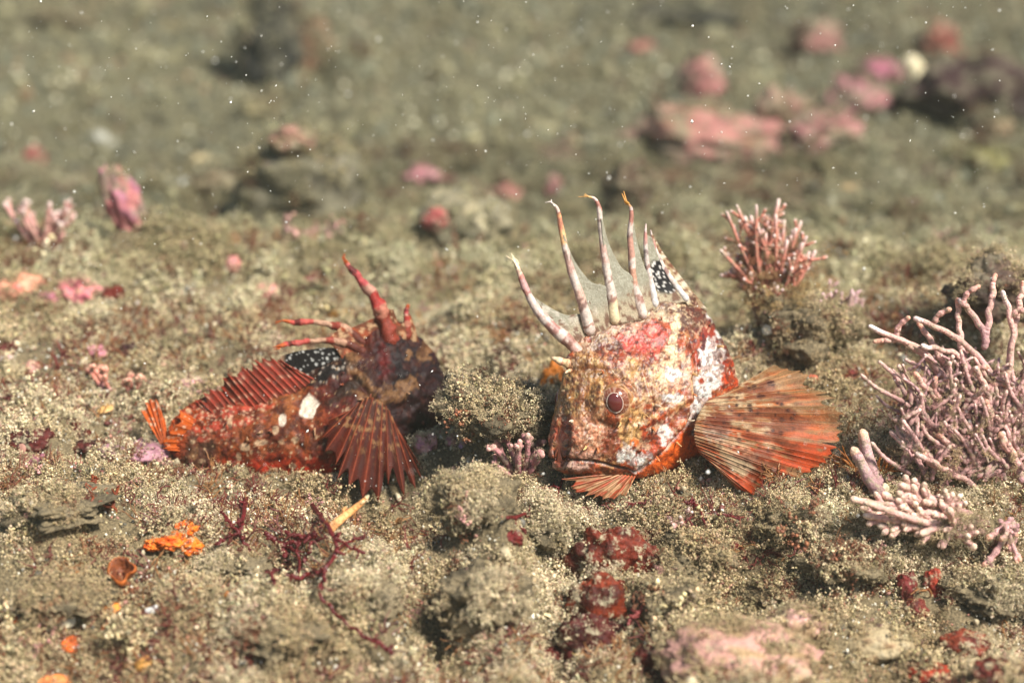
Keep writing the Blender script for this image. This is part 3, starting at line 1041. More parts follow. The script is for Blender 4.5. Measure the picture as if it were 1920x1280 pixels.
def memb_rear(a, b, t):
    n = fbm((a + b) / 5, (a - b) / 20, 0, 3, 44)
    c = np.ones(a.shape + (3,)) * S(176, 152, 116)
    c = mixc(c, S(118, 64, 46), smooth(n, .0, .2) * .85)
    c = mixc(c, S(226, 214, 190), smooth(-n, .15, .3) * .8)
    return np.concatenate([np.clip(c, 0, .85), np.ones(a.shape + (1,))], -1)


sheet('fin_membrane', [(989, 548), (1008, 582), (1034, 612), (1062, 636), (1090, 668)], [(990, 548), (1024, 572), (1060, 590), (1094, 592), (1112, 640)], 50, 26, M_FIN, fish_r, memb, [8, 20], [8, 30])
sheet('fin_membrane', [(1056, 440), (1062, 474), (1076, 520), (1090, 560), (1108, 630)], [(1057, 440), (1078, 490), (1108, 528), (1142, 544), (1156, 620)], 50, 26, M_FIN, fish_r, memb, [0, 26], [2, 44])
sheet('fin_membrane', [(1127, 410), (1132, 465), (1140, 520), (1148, 560), (1154, 610)], [(1129, 410), (1142, 458), (1164, 500), (1188, 524), (1206, 600)], 50, 26, M_FIN, fish_r, memb, [20, 42], [22, 66])
sheet('fin_membrane', [(1184, 410), (1183, 450), (1186, 500), (1192, 545), (1206, 596)], [(1187, 410), (1194, 452), (1206, 494), (1216, 520), (1230, 580)], 50, 22, M_FIN, fish_r, memb, [50, 68], [52, 92])
sheet('fin_membrane', [(1211, 440), (1212, 470), (1216, 505), (1222, 540), (1234, 575)], [(1222, 445), (1230, 470), (1242, 500), (1262, 535), (1288, 566)], 44, 26, M_FIN, fish_r, memb_dark, [80, 98], [84, 124])
sheet('fin_membrane', [(1222, 440), (1232, 475), (1248, 508), (1268, 540), (1290, 572)], [(1224, 440), (1242, 472), (1264, 502), (1290, 536), (1326, 580)], 44, 20, M_FIN, fish_r, memb_rear, [92, 130], [96, 190])

# nose tentacles
for pts, rd, dd in (([(1036, 671), (1046, 675), (1058, 679), (1074, 684)], [3.0, 6.5, 8.5, 10], [0, 8]),
                    ([(1060, 699), (1064, 696), (1070, 694)], [1.2, 3, 4], [-8, 2])):
    spine_part('nasal_tentacle', pts, rd, dd, M_SPINE, fish_r, [(0, S(214, 186, 150)), (.30, S(226, 206, 170)), (.5, S(206, 120, 100)), (.6, S(214, 180, 130)), (.8, S(150, 92, 52))], 9)


def pec_paint(a, b, u, r):
    n = fbm(a / 14, b / 14, 0, 4, 51)
    st = fbm(u * 2.2, r * 5, 0, 3, 52)
    low = smooth(b, 770, 850)
    c = np.ones(a.shape + (3,)) * S(172, 128, 84)
    c = mixc(c, S(206, 116, 60), smooth(st, .0, .3) * .7)
    c = mixc(c, S(214, 82, 38), low * smooth(st + n * .5, -.30, .15) * .85)
    c = mixc(c, S(206, 184, 148), smooth(n, .1, .28) * (1 - .35 * low) * smooth(-r, -.75, -.4) * .85)
    c = mixc(c, S(206, 194, 176), blotch(a, b, 1345, 815, 26, 16, .7, .3, .7, 53, 10) * .7)
    c = mixc(c, S(206, 190, 160), blotch(a, b, 1390, 870, 40, 22, .3, .3, .8, 54, 10) * .75)
    c = mixc(c, S(112, 50, 32), blotch(a, b, 1345, 785, 28, 14, .3, .3, .7, 55, 10) * .85)
    # rows of dark spots on the rays
    row = r * 6.2 - .35 * np.sin(u * .5)
    cell_r, cell_u = row - np.floor(row) - .5, u - np.round(u)
    jit = vnoise(np.round(u) * 3.7, np.floor(row) * 5.1, 0, 56)
    spot = np.hypot(cell_r * 1.5, cell_u * 1.9) + .15 * jit
    m = smooth(-spot, -.46, -.30) * smooth(r, .12, .2) * smooth(-r, -.78, -.7) * (jit > -.45) * (1 - .5 * low)
    c = mixc(c, S(124, 70, 44), smooth(np.abs(cell_u), .38, .5) * .45 * smooth(r, .2, .5))
    blk = fbm(u * .9, r * 7, 2, 3, 57)
    c = mixc(c, S(210, 188, 150), smooth(blk, .12, .25) * smooth(-r, -.8, -.5) * .7)
    c = mixc(c, S(130, 62, 38), smooth(-blk, .06, .22) * smooth(-r, -.9, -.7) * .75)
    c = mixc(c, S(176, 140, 96), smooth(r, .8, 1.0) * (1 - low) * .7)
    c = c * (1 + .25 * fbm(a / 3, b / 3, 0, 2, 59) + .35 * fbm(u * 6, r * 2.5, 0, 2, 63))[..., None]
    m = dots(a, b, 17, 3.9, 60, .72) * smooth(r, .12, .22) * smooth(-r, -.74, -.62) * (1 - .3 * low)
    c = mixc(c, S(66, 32, 26), m * .88)
    c = c * np.array([.86, .80, .76])
    al = np.clip(.97 - .55 * smooth(r, .5, 1.0) * (1 - .5 * low) - .10 * smooth(np.abs(cell_u), .2, .5), 0, 1)
    return np.concatenate([np.clip(c * (1 + .15 * n[..., None]), 0, .85), al[..., None]], -1)


TIPS = [(1448, 690), (1494, 694), (1524, 706), (1530, 728), (1562, 742), (1574, 764), (1580, 790), (1576, 818), (1562, 842), (1552, 866),
        (1530, 878), (1508, 894), (1482, 902), (1456, 914), (1428, 922), (1404, 926), (1384, 918), (1362, 900)]
TIPS = [tuple(q) for q in spline(TIPS, 29)]
fan('pectoral_fin', [(1352, 742), (1326, 752), (1306, 786), (1302, 816), (1310, 846), (1326, 858)], TIPS, [40, 22, 12, 14, 26, 34], [70, 40, 20, 10, 6, 20], pec_paint, M_FIN, fish_r,
    S(196, 132, 84), sub=7, nrad=80, scallop=.035, corr=.5, ray_r=.7, bulge=16, seed=3, jag=4, nick=.09)


def pec_far(a, b, u, r):
    st = fbm(u * 2.5, r * 4, 0, 3, 58)
    c = np.ones(a.shape + (3,)) * S(136, 84, 54)
    c = mixc(c, S(170, 70, 42), smooth(st, .0, .25) * .8)
    c = mixc(c, S(196, 160, 116), smooth(-st, .1, .3) * .6)
    return np.concatenate([c, np.full(a.shape + (1,), .92)], -1)


fan('pectoral_fin', [(1150, 888), (1190, 893)], [(1052, 898), (1062, 914), (1080, 922), (1096, 930), (1112, 934), (1130, 936), (1150, 936), (1172, 930)], [20, 20], [-14, -26, -20], pec_far, M_FIN, fish_r,
    S(176, 96, 60), sub=6, nrad=30, scallop=.12, corr=4, ray_r=1.6, seed=5)

def flaps(parent, body, spots, cols, seed):
    """small ragged skin flaps rooted on the near side of a body"""
    g = np.random.default_rng(seed)
    org = np.array(parent.location)
    V = np.empty(len(body.data.vertices) * 3)
    body.data.vertices.foreach_get('co', V)
    V = V.reshape(-1, 3) + org
    r = V - CAM
    t = r @ FWD
    u, w = 960 + r @ RIGHT / t * FPX, 640 - r @ UP / t * FPX
    for k, (x, y, dx, dy) in enumerate(spots):
        i = np.argmin(np.hypot(u - x, w - y) + .35 * (t - t.min()) / SPX)
        p0 = V[i]
        d1 = RIGHT * dx * SPX - UP * dy * SPX
        out = -FWD * g.uniform(4, 9) * SPX
        q = np.stack([p0 - out * .4, p0 + d1 * .5 + out, p0 + d1 + out * 1.2 + g.normal(0, 1.5, 3) * SPX])
        q = spline(q, 7)
        v, f, al = tube(q, np.linspace(3.4, 1.2, 7) * SPX * g.uniform(.7, 1.2), 7, .45, .5, k)
        c = cols[k % len(cols)] * (1 + .5 * fbm(v[:, 0] * 80, v[:, 1] * 80, v[:, 2] * 80, 2, k))[:, None]
        obj('skin_flap', v, f, M_SKIN, body, np.clip(c, .01, .7))


flaps(fish_r, body_r, [(1165, 790, -4, 10), (1180, 784, 3, 9), (1196, 792, 8, 8), (1206, 776, 9, 4), (1132, 700, -5, -9), (1150, 702, 0, -10), (1168, 708, 5, -8), (1222, 800, 8, 8), (1228, 760, 9, 2), (1298, 700, 9, 3),
                        (1300, 740, 9, 2), (1290, 786, 9, 5), (1268, 828, 8, 8), (1236, 858, 6, 9), (1075, 790, -8, -2), (1100, 835, -4, 8), (1120, 838, 2, 9), (1330, 610, 6, -6), (1345, 650, 9, -3), (1240, 600, 0, -8)],
      [S(206, 160, 104), S(176, 104, 60), S(196, 176, 150)], 5)

# ---- the dark red fish on the left, half hidden behind the crest
LD = 250.0            # depth of its mid-line


def dark_paint(a, b, lat):
    n1 = fbm(a / 30, b / 30, 0, 5, 161)
    n2 = fbm(a / 12, b / 12, 3, 4, 167)
    n3 = fbm(a / 5, b / 5, 5, 3, 171)
    c = np.ones(a.shape + (3,)) * S(132, 54, 28)
    c = mixc(c, S(146, 84, 46), blotch(a, b, 500, 790, 95, 70, 0, .4, .6, 101, 26) * .8)
    c = mixc(c, S(158, 100, 58), blotch(a, b, 535, 735, 30, 46, .3, .3, .6, 102, 14) * .85)
    c = mixc(c, S(86, 36, 24), smooth(n2 + .4 * n1, .05, .3) * .75)
    c = mixc(c, S(52, 26, 20), blotch(a, b, 690, 700, 95, 60, -.5, .4, .5, 103, 26) * .75)
    c = mixc(c, S(28, 17, 14), blotch(a, b, 775, 720, 80, 120, 0, .4, .3, 104, 26) * .92)  # dark head pigment, deepened to paint in the shade falling on it
    c = mixc(c, S(52, 46, 40), blotch(a, b, 655, 725, 48, 12, -.7, .3, .4, 105, 14) * .85)
    c = mixc(c, S(206, 60, 22), smooth(b, 835, 890) * smooth(n2 + (a - 470) / 400, -.3, .1) * .7)
    c = mixc(c, S(186, 84, 34), blotch(a, b, 345, 800, 40, 45, 0, .4, .4, 106) * .8)
    c = mixc(c, S(78, 62, 48), blotch(a, b, 372, 850, 30, 40, .3, .3, .4, 107) * .8)
    c = mixc(c, S(120, 36, 24), blotch(a, b, 720, 680, 12, 30, 0, .4, .9, 108, 10) * .55)
    for q in ((650, 668, 24, 12, .5, 110), (672, 700, 30, 9, .7, 111), (712, 735, 20, 8, .5, 112), (695, 745, 26, 8, .4, 113), (750, 725, 26, 14, -.3, 114),
              (735, 745, 16, 10, 0, 115), (545, 700, 12, 24, -.4, 116), (800, 660, 12, 18, .6, 117), (768, 665, 7, 9, 0, 118), (365, 855, 7, 14, -.2, 119)):
        c = mixc(c, S(150, 116, 80), blotch(a, b, q[0], q[1], q[2], q[3], q[4], .3, 1.1, q[5], 9) * .65)
    m = blotch(a, b, 440, 760, 100, 40, -.45, .3, .5, 121, 18)
    c = mixc(c, S(182, 74, 54), m * smooth(np.sin(b / 3.6 + a / 22 + 2 * n2), -.5, .3) * .85)
    c = mixc(c, S(210, 176, 150), m * dots(a * .9, b, 8, 2.4, 122) * .8)
    m = blotch(a, b, 592, 690, 62, 30, -.1, .15, .25, 123, 16)
    c = mixc(c, S(34, 30, 30), m)
    c = mixc(c, S(206, 204, 196), m * dots(a, b * .85, 9, 2.1, 233) * .85)
    sp = dots(a, b, 12, 1.7, 120, .45) * smooth(-a, -720, -620)
    c = mixc(c, S(206, 184, 150), sp * .75)
    c = mixc(c, S(196, 172, 140), dots(a + 6 * n2, b + 6 * n1, 30, 3.6, 126, .3) * smooth(-a, -720, -620) * .8)
    for i, (x, y, r1, r2) in enumerate(((578, 762, 17, 21), (530, 788, 7, 11), (431, 792, 6, 9), (460, 838, 9, 7), (487, 830, 12, 6), (516, 806, 7, 9), (553, 824, 6, 6), (549, 874, 6, 6),
                                        (512, 882, 9, 6), (447, 856, 5, 9), (345, 806, 4, 5), (360, 828, 4, 4), (605, 905, 8, 6))):
        c = mixc(c, S(252, 250, 236) if i < 2 else S(196, 176, 146), blotch(a, b, x, y, r1, r2, .5 if i == 0 else 0, .12, .35, 130 + i, 12) * (.98 if i == 0 else .85))
    n4 = fbm(a / 3, b / 3, 1, 2, 173)
    c = mixc(c, S(70, 40, 28), smooth(fbm(a / 9, b / 9, 6, 4, 175), .12, .26) * .6 * (1 - blotch(a, b, 578, 762, 18, 22, .5, .12, .35, 130, 12)))
    c = c * (1 + .22 * n3[..., None] + .25 * n4[..., None])
    return np.clip(c * np.array([.64, .54, .47]), .006, .75)


DARK = [(316, LD - 20, 800, 846, 6), (330, LD - 18, 776, 870, 18), (358, LD - 12, 754, 894, 34), (405, LD - 5, 740, 912, 50), (460, LD, 726, 922, 62), (520, LD + 4, 714, 926, 72),
        (580, LD + 10, 694, 930, 82), (635, LD + 18, 652, 930, 88), (685, LD + 28, 622, 920, 86), (722, LD + 44, 600, 900, 78), (755, LD + 62, 606, 876, 68), (788, LD + 84, 634, 848, 52),
        (816, LD + 100, 672, 816, 36), (836, LD + 108, 706, 784, 14)]


def dark_disp(a, b):
    z = 7.0 * fbm(a / 28, b / 28, 0, 4, 205) + 6 * smooth(a, 640, 720) * fbm(a / 16, b / 16, 2, 3, 207) + 1.8 * fbm(a / 8, b / 8, 0, 2, 206)
    dg, sg = poly_dist(a, b, [(655, 700), (690, 735), (715, 770), (735, 810), (738, 850)])
    z -= 8 * np.exp(-(dg / 5) ** 2)
    z += 9 * np.exp(-np.hypot(a - 752, b - 725) ** 4 / 34 ** 4)
    dq, _ = poly_dist(a, b, [(560, 760), (620, 730), (670, 690)])
    z -= 6 * np.exp(-(dq / 9) ** 2)
    z += 5 * np.exp(-((a - 800) / 14) ** 2 - ((b - 660) / 14) ** 2)
    return z


base_l = P(560, 925, LD)
fish_l = thing('sculpin_fish', tuple(base_l), 'dark red-brown fish with a white flank spot, half hidden behind the left turf crest', 'fish', 'two spiny fish resting on the sea floor')
v, f, c = fish_body(DARK, 340, 280, .75, dark_disp, dark_paint)
body_l = obj('body', v, f, M_SKIN_DARK, fish_l, c)
gl = np.random.default_rng(44)
flaps(fish_l, body_l, [(gl.uniform(400, 800), gl.uniform(680, 850), gl.normal(0, 7), gl.normal(0, 7)) for _ in range(26)], [S(120, 60, 36), S(150, 110, 76), S(96, 44, 30)], 6)

R1, R2, R3 = S(196, 84, 76), S(120, 36, 36), S(206, 176, 156)
BL = [(0, S(190, 96, 40)), (.12, S(226, 130, 120)), (.22, S(92, 22, 34)), (.30, S(206, 96, 100)), (.45, S(206, 170, 150)), (.55, S(176, 56, 50)), (.7, S(196, 140, 116)), (.8, S(140, 60, 40))]
BM = [(0, S(206, 110, 50)), (.14, S(214, 90, 80)), (.20, S(96, 30, 34)), (.28, S(210, 100, 92)), (.42, S(206, 180, 150)), (.6, S(160, 70, 56)), (.7, S(206, 176, 146)), (.82, S(90, 46, 36))]
for k, (pts, rad, dd, bd, fr_) in enumerate((
        ([(646, 487), (652, 497), (668, 515), (690, 541), (708, 570), (720, 598), (732, 640)], [3, 6, 8, 10, 13, 16, 18], [LD, LD + 26], BL, 2),
        ([(530, 601), (550, 604), (585, 603), (622, 609), (652, 620), (690, 650)], [3, 5, 6, 7, 9, 12], [LD - 20, LD + 20], BM, 1),
        ([(519, 650), (540, 645), (575, 640), (610, 638), (645, 642), (680, 660)], [3, 5, 6, 6.5, 8, 10], [LD - 40, LD + 10], BM, 1),
        ([(765, 573), (762, 584), (762, 600), (764, 630)], [4, 6, 7, 10], [LD + 45, LD + 50], BL, 0))):
    spine_part('dorsal_spine', pts, rad, dd, M_SPINE_DARK, fish_l, [(q, w * np.array([.62, .50, .47])) for q, w in bd], 21 + k, fr_ * 2, .85, .55)


def brown_sheet(a, b, t):
    n = fbm(a / 12, b / 12, 0, 3, 231)
    c = np.ones(a.shape + (3,)) * S(104, 60, 40)
    c = mixc(c, S(156, 72, 40), smooth(n, .0, .3) * .7)
    c = mixc(c, S(196, 160, 120), smooth(fbm(a / 7, b / 7, 2, 3, 232), .22, .34) * .7)
    return np.concatenate([c, np.ones(a.shape + (1,))], -1)


sheet('fin_membrane', [(722, 580), (728, 600), (736, 640), (740, 690)], [(738, 580), (747, 606), (760, 612), (764, 690)], 30, 20, M_FIN_DARK, fish_l, brown_sheet, [LD + 24, LD + 30], [LD + 26, LD + 46])
sheet('fin_membrane', [(762, 584), (760, 605), (760, 640), (760, 680)], [(770, 590), (780, 620), (788, 650), (800, 690)], 30, 20, M_FIN_DARK, fish_l, brown_sheet, [LD + 46, LD + 50], [LD + 48, LD + 66])
sheet('fin_membrane', [(655, 616), (672, 630), (690, 650), (700, 680)], [(716, 590), (724, 605), (734, 640), (738, 690)], 30, 20, M_FIN_DARK, fish_l, brown_sheet, [LD + 12, LD + 20], [LD + 24, LD + 30])
sheet('fin_membrane', [(610, 640), (625, 650), (640, 670), (650, 700)], [(640, 612), (656, 622), (690, 650), (700, 690)], 30, 20, M_FIN_DARK, fish_l, brown_sheet, [LD - 10, LD], [LD, LD + 20])


def black_sheet(a, b, t):
    c = np.ones(a.shape + (3,)) * S(34, 30, 30)
    c = mixc(c, S(206, 204, 196), dots(a, b * .85, 9, 2.1, 233) * .85)
    c = mixc(c, S(104, 60, 42), smooth(b + 10 * fbm(a / 14, b / 14, 0, 3, 235), 700, 716))
    c = mixc(c, S(186, 150, 118), smooth(-a, -538, -526) * .7)
    return np.concatenate([c, np.ones(a.shape + (1,))], -1)


sheet('fin_membrane', [(524, 668), (560, 658), (600, 653), (645, 650)], [(540, 720), (578, 716), (618, 708), (664, 700)], 60, 44, M_FIN_DARK, fish_l, black_sheet, [LD - 14, LD - 14, LD - 8, LD], [LD + 2, LD + 6, LD + 10, LD + 16])


def soft_paint(a, b, u, r):
    st = np.abs(u - np.round(u))
    row = smooth(np.sin(r * 17 + 1.2 * np.sin(u * .8)), .55, .85)
    c = np.ones(a.shape + (3,)) * S(168, 66, 46)
    c = mixc(c, S(96, 44, 32), smooth(st, .22, .45) * .8)
    c = mixc(c, S(110, 60, 42), smooth(fbm(a / 10, b / 10, 0, 3, 245), .05, .3) * .7)
    c = mixc(c, S(216, 190, 160), row * smooth(-st, -.3, -.12) * (vnoise(np.round(u) * 3, np.floor(r * 2.7) * 7, 0, 3) > -.15) * .85)
    c = mixc(c, S(110, 50, 32), smooth(-r, -.22, -.05) * .8)
    c = c * np.array([.62, .54, .50])
    return np.concatenate([c, np.ones(a.shape + (1,))], -1)


STIP = [(340, 768), (362, 752), (374, 742), (392, 728), (408, 722), (424, 706), (440, 700), (450, 690), (466, 684), (482, 676), (500, 671), (520, 670), (536, 682)]
STIP = [tuple(q) for q in spline(STIP, 21)]
fan('soft_dorsal_fin', [(400, 815), (460, 782), (530, 750), (590, 712)], STIP, [LD - 24, LD - 26, LD - 10], [LD - 22, LD - 26, LD - 20], soft_paint, M_FIN_DARK, fish_l, S(206, 84, 60), sub=4, nrad=40, scallop=.10, corr=2.0,
    ray_r=1.6, seed=7, jag=4)


def tail_paint(a, b, u, r):
    st = fbm(u * 1.6, r * 2, 0, 3, 241)
    c = np.ones(a.shape + (3,)) * S(190, 86, 28)
    c = mixc(c, S(140, 62, 26), smooth(st, 0, .3) * .6)
    c = mixc(c, S(110, 62, 40), smooth(-r, -.45, -.1) * .7)
    c = mixc(c, S(214, 190, 160), smooth(fbm(a / 5, b / 5, 0, 2, 243), .36, .42) * .7)
    return np.concatenate([c, np.ones(a.shape + (1,))], -1)


fan('tail_fin', [(380, 795), (380, 820), (376, 846)], [(336, 768), (334, 780), (326, 796), (314, 812), (304, 828), (306, 840), (316, 844)], [LD - 22, LD - 22, LD - 22], [LD - 30, LD - 44, LD - 36], tail_paint, M_FIN_DARK, fish_l,
    S(160, 84, 44), sub=6, nrad=30, scallop=.05, corr=1.5, ray_r=1.2, seed=9)
fan('tail_fin', [(302, 832), (314, 826)], [(264, 768), (272, 752), (280, 748), (290, 738), (299, 760), (309, 786)], [LD - 20, LD - 20], [LD + 10, LD + 10], tail_paint, M_FIN_DARK, fish_l, S(206, 84, 30), sub=6, nrad=26, scallop=.08,
    corr=3, ray_r=1.4, seed=11)


def dpec_paint(a, b, u, r):
    st = fbm(u * 1.8, r * 3, 0, 3, 251)
    edge = smooth(np.abs(u - np.round(u)), .3, .5)
    c = np.ones(a.shape + (3,)) * S(112, 44, 24)
    c = mixc(c, S(92, 38, 22), smooth(st, 0, .3) * .7)
    c = mixc(c, S(190, 96, 60), (1 - smooth(np.abs(u - np.round(u)), .0, .16)) * .5)
    c = mixc(c, S(60, 24, 16), smooth(np.abs(u - np.round(u)), .25, .5) * .5)
    c = c * (1 + .5 * fbm(u * 5, r * 3, 0, 3, 255))[..., None]
    c = mixc(c, S(90, 52, 34), smooth(-r, -.4, -.1) * .7)
    c = mixc(c, S(196, 160, 110), smooth(fbm(a / 7, b / 7, 0, 3, 253), .26, .36) * smooth(-r, -.7, -.4) * .8)
    return np.concatenate([c, np.full(a.shape + (1,), .97)], -1) * np.array([.46, .36, .31, 1])


fan('pectoral_fin', [(655, 770), (690, 745), (724, 762), (742, 800)], [(606, 800), (598, 822), (604, 846), (622, 872), (634, 896), (652, 916), (680, 932), (706, 940), (730, 940), (752, 932), (774, 914), (784, 892), (786, 866)],
    [LD - 62, LD - 54, LD - 40], [LD - 92, LD - 116, LD - 104, LD - 84], dpec_paint, M_FIN_DARK, fish_l, S(160, 72, 40), sub=8, nrad=44, scallop=.17, corr=2.4, ray_r=1.3, bulge=8, seed=13, jag=6, nick=.16)

# ------------------------------------------------------------------ coralline algae and fronds
PK, PKL, PUR, SALM, BRNC = S(206, 150, 142), S(236, 206, 196), S(176, 132, 132), S(232, 168, 142), S(132, 82, 58)


def branch(parent, pts, r0, r1, d, base_c, mid_c, tip_c, seed=0, name='branch', joints=True, mat=None, flat=1.0, n=8):
    """one branch, base -> tip, side-view points with depth d (number or list); radii photo pixels"""
    p = np.asarray(pts, float)
    m = max(10, len(p) * 7)
    d = np.interp(np.linspace(0, 1, m), np.linspace(0, 1, len(np.atleast_1d(d))), np.atleast_1d(d))
    q = spline(p, m)
    t = np.linspace(0, 1, m)
    r = r0 + (r1 - r0) * t
    if joints:
        L = np.concatenate([[0], np.cumsum(np.hypot(*np.diff(q, axis=0).T))])
        r = r * (1 + .16 * np.cos(L / max(r0, r1) * 2.1 + seed))
    g = np.random.default_rng(seed + 5)
    dd = d + np.cumsum(g.normal(0, .8, m))
    v, f, al = tube(P(q[:, 0], q[:, 1], dd), r * SPX, n, flat, .18, seed)
    c = np.asarray(base_c) * (1 - smooth(al, .0, .55))[:, None] + np.asarray(mid_c) * smooth(al, 0, .55)[:, None]
    c = mixc(c, tip_c, smooth(al, .84, .97))
    nz = fbm(v[:, 0] * 25, v[:, 1] * 25, v[:, 2] * 25, 3, seed)
    c = c * (1 + .3 * nz)[:, None]
    if mat is None:                       # silt and fine growth caught on the branch
        i = g.integers(0, len(v), 5)
        EXTRA.append((v[i], g.normal(size=(5, 3)), g.uniform(.005, .012, 5), np.tile(S(206, 180, 146), (5, 1)) * g.uniform(.6, 1.1, (5, 1))))
    return obj(name, v, f, mat or M_CORAL, parent, np.clip(c, .01, .85))


def bush(name, cx, cy, rx, ry, bx, by, d, n, r, label, cat, cols, seed, group=None, dz=60, tips=(), forks=2):
    """a branching colony: n branches from a base to tips filling an oval; cols base, mid, tip"""
    g = np.random.default_rng(seed)
    t = thing(name, tuple(P(bx, by, d)), label, cat, group)
    ends = [np.array(q, float) for q in tips]
    while len(ends) < n:
        a = g.uniform(0, 2 * np.pi)
        k = math.sqrt(g.uniform(.1, 1))
        ends.append(np.array([cx + rx * k * math.cos(a), cy + ry * k * math.sin(a)]))
    for i, e in enumerate(ends):
        de = d + g.uniform(-dz, dz)
        b0 = np.array([bx + g.normal(0, rx * .16), by + g.normal(0, ry * .1)])
        mid = b0 * .45 + e * .55 + g.normal(0, rx * .09, 2) + np.array([0, ry * .06])
        k = g.uniform(.75, 1.15)
        o = branch(t, [b0, mid, e], r * .8 * k, r * k * .95, [d, (d + de) / 2, de], cols[0], cols[1], cols[2], seed * 50 + i)
        for s in range(forks):
            if g.uniform() < .75:
                u = g.uniform(.45, .85)
                st = mid * (1 - u) + e * u
                dirn = (e - mid) / (np.linalg.norm(e - mid) + 1e-6)
                an = g.choice([-1, 1]) * g.uniform(.4, 1.0)
                dirn = np.array([dirn[0] * math.cos(an) - dirn[1] * math.sin(an), dirn[0] * math.sin(an) + dirn[1] * math.cos(an)])
                L = g.uniform(.22, .42) * (rx + ry) * .5
                dm = (d + de) / 2 * (1 - u) + de * u
                branch(o, [st, st + dirn * L * .5 + g.normal(0, 1.5, 2), st + dirn * L], r * .65 * k, r * .8 * k, [dm, dm + g.uniform(-20, 20)], cols[1], cols[1], cols[2], seed * 50 + i * 7 + s, 'twig')
    return t


# upright bush behind the pale fish
d_b = gd(1455, 640) + 10
bush_t = bush('coralline_bush', 1438, 472, 80, 78, 1452, 600, d_b, 74, 4.1, 'upright bushy pink and brown coralline alga on a knoll behind the pale fish', 'coralline alga', (BRNC, S(196, 124, 104), PKL), 3,
              tips=[(1460, 376), (1363, 398), (1382, 386), (1418, 386), (1440, 404), (1502, 416), (1492, 430), (1512, 444), (1528, 472), (1352, 470), (1368, 510), (1420, 420), (1476, 445), (1490, 490), (1458, 418), (1400, 445)])
g = np.random.default_rng(12)
an, rr = g.uniform(0, 6.283, 620), np.sqrt(g.uniform(0, 1, 620))
tx, ty = 1438 + 84 * rr * np.cos(an), 478 + 82 * rr * np.sin(an)
uu = g.uniform(.15, .92, 620)
lumpy = 1 + .25 * vnoise(tx / 22, ty / 22, 0, 88)
pp = P(1452 + (tx - 1452) * uu * lumpy + g.normal(0, 5, 620), 600 + (ty - 600) * uu * lumpy + g.normal(0, 5, 620), d_b + g.normal(0, 34, 620) * uu)
EXTRA.append((pp, g.normal(size=(620, 3)), g.uniform(.013, .027, 620), np.where(g.uniform(size=(620, 1)) < .5, S(150, 92, 62), S(186, 146, 100)) * g.uniform(.5, 1.3, (620, 1))))
pp = P(1475 + g.normal(0, 38, 260), 575 + g.normal(0, 34, 260), d_b + g.normal(0, 30, 260))
EXTRA.append((pp, g.normal(size=(260, 3)), g.uniform(.018, .032, 260), S(172, 142, 92) * g.uniform(.7, 1.2, (260, 1))))

# straggling side growth right of the bush
bush('coralline_sprig', 1570, 570, 52, 46, 1560, 650, gd(1560, 660), 16, 3.6, 'low straggling purple coralline sprig right of the upright bush', 'coralline alga', (BRNC, PUR, S(214, 176, 178)), 4)

# large pale-pink branching coralline, right edge
d_c = gd(1800, 900) - 10
big = thing('branching_coralline', tuple(P(1815, 880, d_c)), 'large pale pink branching coralline alga with long bare arms at the right edge', 'coralline alga')
LONG = [  # base -> tip
    ([(1800, 760), (1770, 705), (1715, 650), (1632, 612)], -30), ([(1790, 740), (1740, 672), (1690, 640), (1640, 640)], -18),
    ([(1875, 730), (1842, 680), (1800, 638), (1755, 613), (1716, 597)], -10), ([(1800, 730), (1772, 680), (1745, 640), (1722, 605)], 10),
    ([(1822, 860), (1818, 780), (1811, 715), (1800, 672), (1768, 656), (1730, 648)], -25), ([(1815, 690), (1803, 650), (1797, 600), (1796, 562)], 20),
    ([(1850, 640), (1832, 602), (1812, 578), (1800, 562)], 14), ([(1846, 650), (1856, 590), (1862, 545), (1866, 516)], 30),
    ([(1925, 830), (1905, 770), (1888, 725), (1896, 660), (1896, 600), (1880, 548)], -10), ([(1893, 680), (1902, 620), (1912, 570), (1918, 530)], 6),
    ([(1850, 800), (1846, 730), (1830, 690)], -30), ([(1780, 800), (1760, 750), (1735, 725), (1716, 700)], -40), ([(1800, 790), (1770, 760), (1752, 712)], -10),
    ([(1870, 870), (1862, 800), (1850, 752)], -50), ([(1915, 900), (1900, 850), (1880, 812)], -40), ([(1840, 880), (1790, 840), (1760, 815)], -40),
    ([(1850, 940), (1810, 900), (1760, 872), (1720, 850)], -60), ([(1925, 720), (1930, 660), (1940, 600)], 0)]
for k, (pts, do) in enumerate(LONG):
    gg = np.random.default_rng(900 + k)
    kk = spline(pts, len(pts) * 3)
    kk[1:-1] += gg.normal(0, 1.6, kk[1:-1].shape)
    o = branch(big, kk, 6.8, 4.8, [d_c, d_c + do], PUR, S(212, 164, 150), SALM if k % 2 else PKL, 60 + k, joints=False, n=10)
    if k % 2 == 0:
        i = gg.integers(3, len(kk) - 2)
        an = gg.uniform(-2.8, -.4)
        branch(o, [kk[i], kk[i] + 22 * np.array([math.cos(an), math.sin(an)]), kk[i] + 44 * np.array([math.cos(an + .3), math.sin(an + .3)])], 5.5, 5, [d_c + do * .5, d_c + do * .5 - 15], S(196, 146, 138), S(206, 152, 140), SALM, 75 + k, 'twig')
g = np.random.default_rng(31)
for k in range(150):
    bx, by = g.uniform(1690, 1925), g.uniform(730, 900)
    an = g.uniform(-2.6, -.5)
    L = g.uniform(40, 95)
    ex, ey = bx + L * math.cos(an), by + L * math.sin(an)
    branch(big, [(bx, by), ((bx + ex) / 2 + g.normal(0, 6), (by + ey) / 2), (ex, ey)], 4.4, 3.6, [d_c - 20, d_c + g.uniform(-50, 50)], S(150, 112, 106), S(200, 154, 146), S(232, 192, 176), 200 + k)

